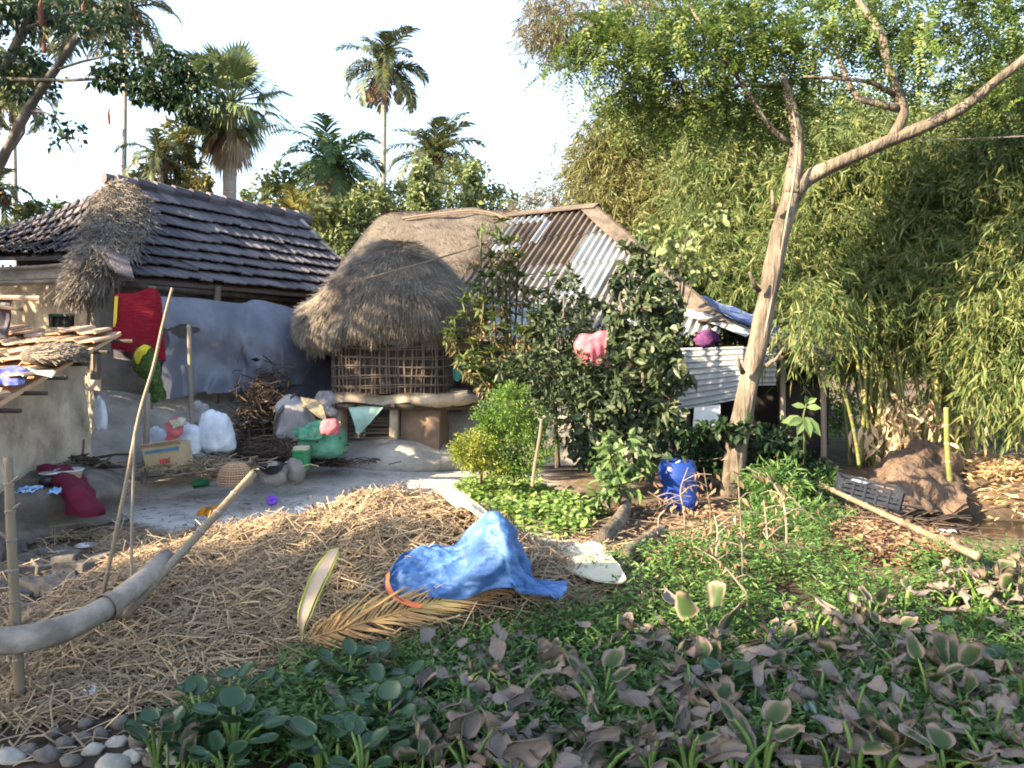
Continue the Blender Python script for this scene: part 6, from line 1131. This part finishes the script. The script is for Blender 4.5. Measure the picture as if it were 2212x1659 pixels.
# ------------------------------------------------------------------ ground cover
def cover(n, u0, u1, v0, v1, L, W, m, label, cat, name, hgt=.12, cond=None, up=.5, sub=5, spread=.06, rich=False, zf=None):
    pos, dr = [], []; hh = rng.random(n*4); c = 0
    while c < n:
        u, v = random.uniform(u0, u1), v0+(v1-v0)*random.random()
        if cond and not cond(u, v): continue
        p = GT0(u, v)
        for _ in range(sub):
            q = p+np.array((random.gauss(0, spread), random.gauss(0, spread), 0)); q[2] = (zg(q[0], q[1]) if zf is None else zf(q[0], q[1]))+hgt*random.random()**1.2; pos.append(q); a = random.uniform(0, 6.28); dr.append((math.cos(a), math.sin(a), random.uniform(-.3, 1.)*up*2)); c += 1
    mb = MB(); pos, dr = np.array(pos), np.array(dr); k = len(pos); nn = np.array((0, 0, 1.))+rng.normal(0, .45, (k, 3)); mb.leaves(pos, dr, L*(.5+.8*rng.random(k)), W*(.6+.7*rng.random(k)), nn, .15, rich, .15); return tag(mb.build(name, M[m], kind='stuff'), label, cat)
def GT0(u, v):
    p = G(u, v, -.12); z = zg(p[0], p[1]); p = G(u, v, z); z = zg(p[0], p[1]); return G(u, v, z)
def inpoly(x, y, poly):
    r = False; j = len(poly)-1
    for i in range(len(poly)):
        (xi, yi), (xj, yj) = poly[i], poly[j]
        if (yi > y) != (yj > y) and x < (xj-xi)*(y-yi)/(yj-yi)+xi: r = not r
        j = i
    return r
pc = [(1000, 1055), (1080, 1040), (1180, 1070), (1290, 1120), (1250, 1165), (1160, 1160), (1080, 1130), (990, 1085)]
cover(5200, 980, 1300, 1035, 1170, .075, .055, 'cover', 'patch of bright pale-leaved ground cover behind the blue tarpaulin', 'ground cover', 'ground_cover', .16, lambda u, v: inpoly(u, v, pc) and N3((u*.02, v*.03, 0)) > -.45, .35, 5, .05, True)
pw = [(330, 1662), (420, 1560), (640, 1440), (850, 1400), (1000, 1330), (1180, 1290), (1260, 1262), (1360, 1240), (1450, 1190), (1620, 1150), (1760, 1160), (1800, 1210), (1950, 1240), (2230, 1215), (2900, 1210), (2900, 1665)]
cover(64000, 330, 2900, 1150, 1665, .07, .018, 'weed', 'carpet of small-leaved green weeds under and between the water hyacinths', 'weeds', 'weeds', .22, lambda u, v: inpoly(u, v, pw) and N3((u*.008, v*.014, 2)) > (-.12 if u < 1000 else -.33), .55, 7, .035)
pw2 = [(1640, 1040), (1780, 1050), (1850, 1120), (1800, 1170), (1600, 1170)]
cover(5000, 1560, 1860, 1040, 1180, .08, .016, 'weed', 'dark grass creeping below the creeper and split trunk', 'grass', 'grass', .16, lambda u, v: inpoly(u, v, pw2), .8, 7, .05)
pl2 = [(1230, 1120), (1330, 1090), (1560, 1090), (1680, 1120), (1640, 1200), (1500, 1210), (1400, 1240), (1240, 1200)]
cover(2600, 1230, 1690, 1085, 1245, .07, .035, 'dryleaf', 'brown leaf litter round the logs and dry weed stalks', 'leaf litter', 'leaf_litter', .06, lambda u, v: inpoly(u, v, pl2), .25, 4, .06)
pl3 = [(1740, 1100), (1830, 1070), (1900, 1105), (2030, 1165), (2090, 1215), (1960, 1235), (1820, 1205)]
cover(3000, 1730, 2110, 1060, 1240, .08, .04, 'dryleaf', 'brown dead leaves heaped along the pale bamboo pole', 'leaf litter', 'leaf_litter', .10, lambda u, v: inpoly(u, v, pl3), .3, 4, .05)
cover(1700, 2085, 2260, 985, 1085, .16, .035, 'bamdry', 'dry bamboo leaf litter under the clumps at the right', 'leaf litter', 'leaf_litter', .12, lambda u, v: not (1840 < u < 2090 and v > 1000), .4, 4, .1)
sl_ = sticks('twig_litter', 'matted dry twigs and stalks between the ditch and the weeds', 'twigs', 1840, 1130, 7.4, (.55, .5, .04), 260, .5, .006, 'firewood', flatz=.1)
sticks('twig_litter', 'pale dry twigs strewn in front of the blue drum', 'twigs', 1480, 1150, 6.8, (.5, .35, .03), 170, .38, .005, 'bamboo', flatz=.12)
# dry weed stalks
stk = [([(1605, 1255, 5.4), (1602, 1160, 5.5), (1596, 1060, 5.6), (1590, 975, 5.7)], 'tallest bare dry weed stalk right of the blue drum'), ([(1480, 1180, 6.3), (1478, 1110, 6.3), (1470, 1060, 6.3), (1486, 1010, 6.3)], 'crooked pinkish dry stalk crossing in front of the blue drum'), ([(1535, 1100, 7.2), (1528, 1060, 7.2), (1520, 1010, 7.2)], 'short pale dry stalk just right of the blue drum'), ([(1785, 1145, 6.8), (1730, 1095, 6.9), (1680, 1050, 7.), (1612, 1008, 7.1)], 'long pale arching dry stem sloping down to the right'), ([(1660, 1205, 5.9), (1655, 1130, 6.), (1650, 1080, 6.)], 'brown dry weed stalk with hanging shreds near the grass'), ([(1420, 1120, 6.6), (1440, 1090, 6.6), (1400, 1062, 6.6)], 'thin reddish dry stem leaning left of the blue drum'), ([(1700, 1150, 6.2), (1690, 1080, 6.4), (1655, 1020, 6.5)], 'thin curved dry stem left of the lying bamboo pole'), ([(1620, 1290, 5.1), (1560, 1220, 5.4), (1500, 1180, 5.7)], 'pale dry stem lying low over the sunlit weeds'), ([(1545, 1215, 5.7), (1550, 1150, 5.8), (1540, 1100, 5.9)], 'short brown dead weed with curled leaves in front of the drum')]
for q, lab in stk:
    c = spline([P(*x) for x in q], 16); c[0, 2] = min(c[0, 2], zg(c[0, 0], c[0, 1])+.02); o = thing('dry_weed', lab, 'dry weed', c[0]); mb = MB(); mb.tube(c, [.009, .007, .004], 6, .15)
    for k in (4, 7, 9, 12): e = c[k]+np.array((random.choice((-1, 1))*random.uniform(.08, .25), random.uniform(-.1, .1), random.uniform(-.02, .14))); mb.tube(spline([c[k], (c[k]+e)/2+np.array((0, 0, .03)), e], 6), [.005, .002], 5)
    mb.build('stalk', M['bark' if 'pale' in lab or 'tallest' in lab else 'wood'], o); mb = MB(); n = 15; i = rng.integers(2, 15, n); mb.leaves(c[i]+rng.normal(0, .05, (n, 3)), np.array((0, 0, -1.))+rng.normal(0, .5, (n, 3)), .07, .03, None, .4, False, .1); mb.build('withered_leaves', M['dryleaf'], o)
tl_ = thing('taro_plant', 'single upright bright green pointed leaf at the end of the bamboo pole', 'plant', GT(2022, 1240)); p = GT(2022, 1240); q = P(2018, 1222, p[1]); MB().tube([p, q], [.008, .006], 6).build('stalk', M['stalk'], tl_); MB().leaves(q[None], np.array([(-.1, .1, 1.)]), .14, .085, np.array([(.2, -1., .1)]), .15, True, 0).build('leaf', M['palmg'], tl_)

# ------------------------------------------------------------------ water hyacinths
def cupleaf(c, ax, nv, L, Wd, curl, crump, seed, nt_=9, ns=9):
    ax = nrm(ax); sd_ = nrm(np.cross(ax, nv)); nv = np.cross(sd_, ax); A = np.zeros((nt_, ns, 3))
    for i in range(nt_):
        t = i/(nt_-1.); w = Wd*.5*max(.04, math.sin(math.pi*min(.98, .06+.90*t**.8))**.55)
        for j in range(ns):
            s = j/(ns-1.)*2-1; a = s*curl; x = math.sin(a)/curl*w; z = (1-math.cos(a))/curl*w
            p = c+ax*L*t+sd_*x+nv*(z+.18*L*t*t*(1 if curl < 1.2 else -.6)); f = crump*L*(abs(s)**1.5*.8+.4*t)
            A[i, j] = p+f*np.array((N3(p*13., 1., seed)+.22*N3(p*34., 1., seed), N3(p*13., 1., seed+5)+.22*N3(p*34., 1., seed+2), N3(p*13., 1., seed+9)+.22*N3(p*34., 1., seed+4)))
    return A
def hyproto(kind, seed):
    rs = random.Random(seed); name = 'water_hyacinth'; root = bpy.data.objects.new(name, None); COL.objects.link(root); root.empty_display_size = .1; ROOT[root.name] = (0, 0, 0)
    n = {'dead': rs.choice((4, 5, 6)), 'half': 4, 'green': rs.choice((5, 6, 7))}[kind]
    for k in range(n):
        a = k*2.4+rs.uniform(-.4, .4); h = rs.uniform(.05, .19) if kind != 'green' else rs.uniform(.08, .18); sp_ = rs.uniform(.03, .13); top = np.array((math.cos(a)*sp_, math.sin(a)*sp_, h))
        MB().tube(spline([(0, 0, -.05), top*np.array((.45, .45, .6)), top], 6), [.009, .008, .005], 6).build('stalk', M['stalk'], root, smooth=True)
        o = np.array((math.cos(a), math.sin(a), 0))
        if kind == 'dead': m_ = M['hyd'] if rs.random() < .82 else M['hyh']; L, W = rs.uniform(.06, .125), rs.uniform(.06, .115); ax_ = o*rs.uniform(.5, 1.)+np.array((0, 0, rs.uniform(-.8, .45))); A = cupleaf(top, ax_, np.array((0, 0, 1.))-o*.6+np.array((rs.uniform(-.5, .5), rs.uniform(-.5, .5), 0)), L, W, rs.uniform(.5, 1.9)*rs.choice((1, 1, -1)), rs.uniform(.35, .8), seed*7+k)
        elif kind == 'half': m_ = M['hyh'] if rs.random() < .7 else M['hyd']; L, W = rs.uniform(.105, .14), rs.uniform(.09, .115); A = cupleaf(top, o*.5+np.array((0, 0, rs.uniform(.2, 1.1))), np.array((0, 0, .6))-o, L, W*1.1, rs.uniform(.35, .75), .3, seed*7+k)
        else: m_ = M['hyg']; L, W = rs.uniform(.075, .11), rs.uniform(.075, .10); A = cupleaf(top, o*1.+np.array((0, 0, rs.uniform(-.1, .7))), np.array((0, 0, 1.))-o*.5, L, W, rs.uniform(.3, .7), .07, seed*7+k)
        ob_ = MB().grid(A, .002).build('leaf', m_, root, smooth=True)
        rim = np.array([[max(abs(j/(A.shape[1]-1.)*2-1)**2.2, (i/(A.shape[0]-1.))**3) for j in range(A.shape[1])] for i in range(A.shape[0])]).ravel(); at2 = ob_.data.attributes.new('rim', 'FLOAT', 'POINT'); at2.data.foreach_set('value', np.concatenate([rim, rim]).astype(np.float32))
    return root
LAB = {'dead': 'withered purple-brown water hyacinth among the green weeds', 'half': 'half-withered water hyacinth with brown rims on its green leaves', 'green': 'living green water hyacinth with glossy round leaves'}
GRP = {'dead': 'withered water hyacinths', 'half': 'half-withered water hyacinths', 'green': 'green water hyacinths'}
protos = {k: [hyproto(k, 11+i+{'dead': 0, 'half': 30, 'green': 60}[k]) for i in range(n)] for k, n in (('dead', 14), ('half', 5), ('green', 6))}
used = set(); placed = []
def density(u, v):
    if not inpoly(u, v, [(330, 1665), (440, 1630), (580, 1550), (720, 1505), (880, 1490), (1000, 1440), (1120, 1430), (1250, 1465), (1400, 1415), (1480, 1405), (1600, 1435), (1720, 1395), (1800, 1395), (1950, 1345), (2100, 1295), (2240, 1275), (2240, 1730), (330, 1730)]): return None
    g = .10+.8*ss(1050, 650, u)*(.85 if v > 1430 else .5)
    r = random.random()
    if r < g: return 'green'
    return 'half' if r < g+.20 else 'dead'
tries = 0
while len(placed) < 290 and tries < 20000:
    tries += 1; v = 1240+(1730-1240)*random.random()**.95; u = random.uniform(300, 2240); k = density(u, v)
    if k is None: continue
    p = GT0(u, v); md_ = .125
    if any((p[0]-q[0])**2+(p[1]-q[1])**2 < md_**2 for q in placed): continue
    if N3((p[0], p[1], 4), 1.5) < (-.22 if p[0] < -.4 else -.34): continue
    placed.append(p); p = p+np.array((0, 0, random.uniform(.02, .08))); pr_ = random.choice(protos[k]); sc_ = random.uniform(.75, 1.3); rot = (random.uniform(-.15, .15), random.uniform(-.15, .15), random.uniform(0, 6.28))
    if pr_.name in used: o = dup(pr_, p, sc=sc_, rot=rot)
    else: used.add(pr_.name); o = pr_; o.location = p; o.scale = (sc_,)*3; o.rotation_euler = rot
    o.scale = (sc_*random.uniform(.8, 1.25), sc_*random.uniform(.8, 1.25), sc_*random.uniform(.75, 1.2)); tag(o, LAB[k], 'water hyacinth', GRP[k])
for k in protos:
    for pr_ in protos[k]:
        if pr_.name not in used: 
            for ch in list(pr_.children): bpy.data.objects.remove(ch)
            bpy.data.objects.remove(pr_)
p = GT(1822, 1575); fl = thing('flowering_weed', 'weed with two small yellow flowers at lower right', 'flower', p)
for (u, v) in ((1811, 1545), (1834, 1556)):
    q = P(u, v, p[1]-.06); MB().tube([p, (p+q)/2+np.array((.01, 0, .02)), q], .003, 5).build('stalk', M['stalk'], fl); mb = MB(); a = np.arange(5)*1.2566+u; mb.leaves(np.repeat(q[None], 5, 0), np.stack([np.cos(a), np.sin(a)*.8, np.full(5, .35)], 1), .022, .018, np.array((0, 0, 1.)), .1, True); mb.build('flower', M['flower'], fl)

# ------------------------------------------------------------------ unseen trees outside the frame, crowns shaped to cast shade over the yard
def shade(label, x, y, clumps, n, L=.16, W=.09):
    root = thing('shade_tree', label, 'tree', (x, y, 0)); mb = MB(); mb.tube(spline([(x, y, -.1), (x+.1, y, 1.2), (x, y+.1, 2.6)], 8), [.16, .12, .09], 8, .15); limbs(mb, [c[0] for c in clumps], (x, y, 1.6), .06, .02); mb.build('trunk', M['barkd'], root); mb = MB()
    for (c, r), k in zip(clumps, n): cloud(mb, c, r, k, L, W, sub=10, subr=.4)
    mb.build('crown', M['mango'], root)
#SHADE
for i, (x, y, cl, n, lab) in enumerate((
    (-7., -3., [((-6.6, -3, 6.0), (1.7, 1.2, 1.3)), ((-7.6, -3.2, 3.6), (1.8, 1.2, 1.5))], (2300, 2000), 'tall unseen shade tree behind the photographer, nearest of its row'),
    (-10., -3.2, [((-9.6, -3, 6.1), (1.7, 1.2, 1.3)), ((-10.2, -3.2, 3.6), (1.9, 1.2, 1.7))], (2300, 2300), 'tall unseen shade tree behind the photographer, second of its row'),
    (-13., -3., [((-12.8, -3, 5.7), (1.9, 1.2, 1.3)), ((-13.2, -3.2, 3.4), (1.9, 1.2, 1.7))], (2400, 2300), 'tall unseen shade tree behind the photographer, third of its row'),
    (-16.2, -3., [((-16.3, -3, 7.0), (1.8, 1.2, 1.45)), ((-16.5, -3, 5.0), (1.8, 1.2, 1.4)), ((-16.2, -3.2, 3.4), (1.9, 1.2, 1.7))], (2500, 1800, 2300), 'tall unseen shade tree behind the photographer, fourth of its row'),
    (-19.4, -3., [((-19.6, -3, 6.9), (1.9, 1.2, 1.5)), ((-19., -3, 5.2), (1.8, 1.2, 1.4)), ((-19.2, -3.2, 3.4), (1.9, 1.2, 1.7))], (2500, 1800, 2200), 'tall unseen shade tree behind the photographer, last of its row'))):
    shade(lab, x, y, cl, n, .30, .17)
shade('broad unseen shade tree beyond the left edge beside the small hut', -9.2, 6.2, [((-9.2, 4.9, 2.0), (.9, 1.0, 1.5)), ((-9.2, 6.6, 2.1), (.9, 1.1, 1.5)), ((-9.3, 8.0, 2.3), (.9, 1., 1.9)), ((-9.3, 6.0, 5.3), (.8, 1.2, .5)), ((-9.5, 8.2, 4.8), (.9, 1.1, .9)), ((-9.4, 6.4, 6.7), (.8, 1.4, .7))], (1500, 1700, 1700, 500, 1900, 900), .2, .11)
shade('tall unseen leafy shade tree beyond the left edge beside the tiled house', -11.4, 9.6, [((-11.2, 9.0, 4.4), (1.1, 1.2, 1.6)), ((-11.4, 11.0, 4.6), (1.1, 1.4, 1.7)), ((-11.5, 13, 4.8), (1.2, 1.4, 1.7))], (2000, 2200, 1800), .2, .11)
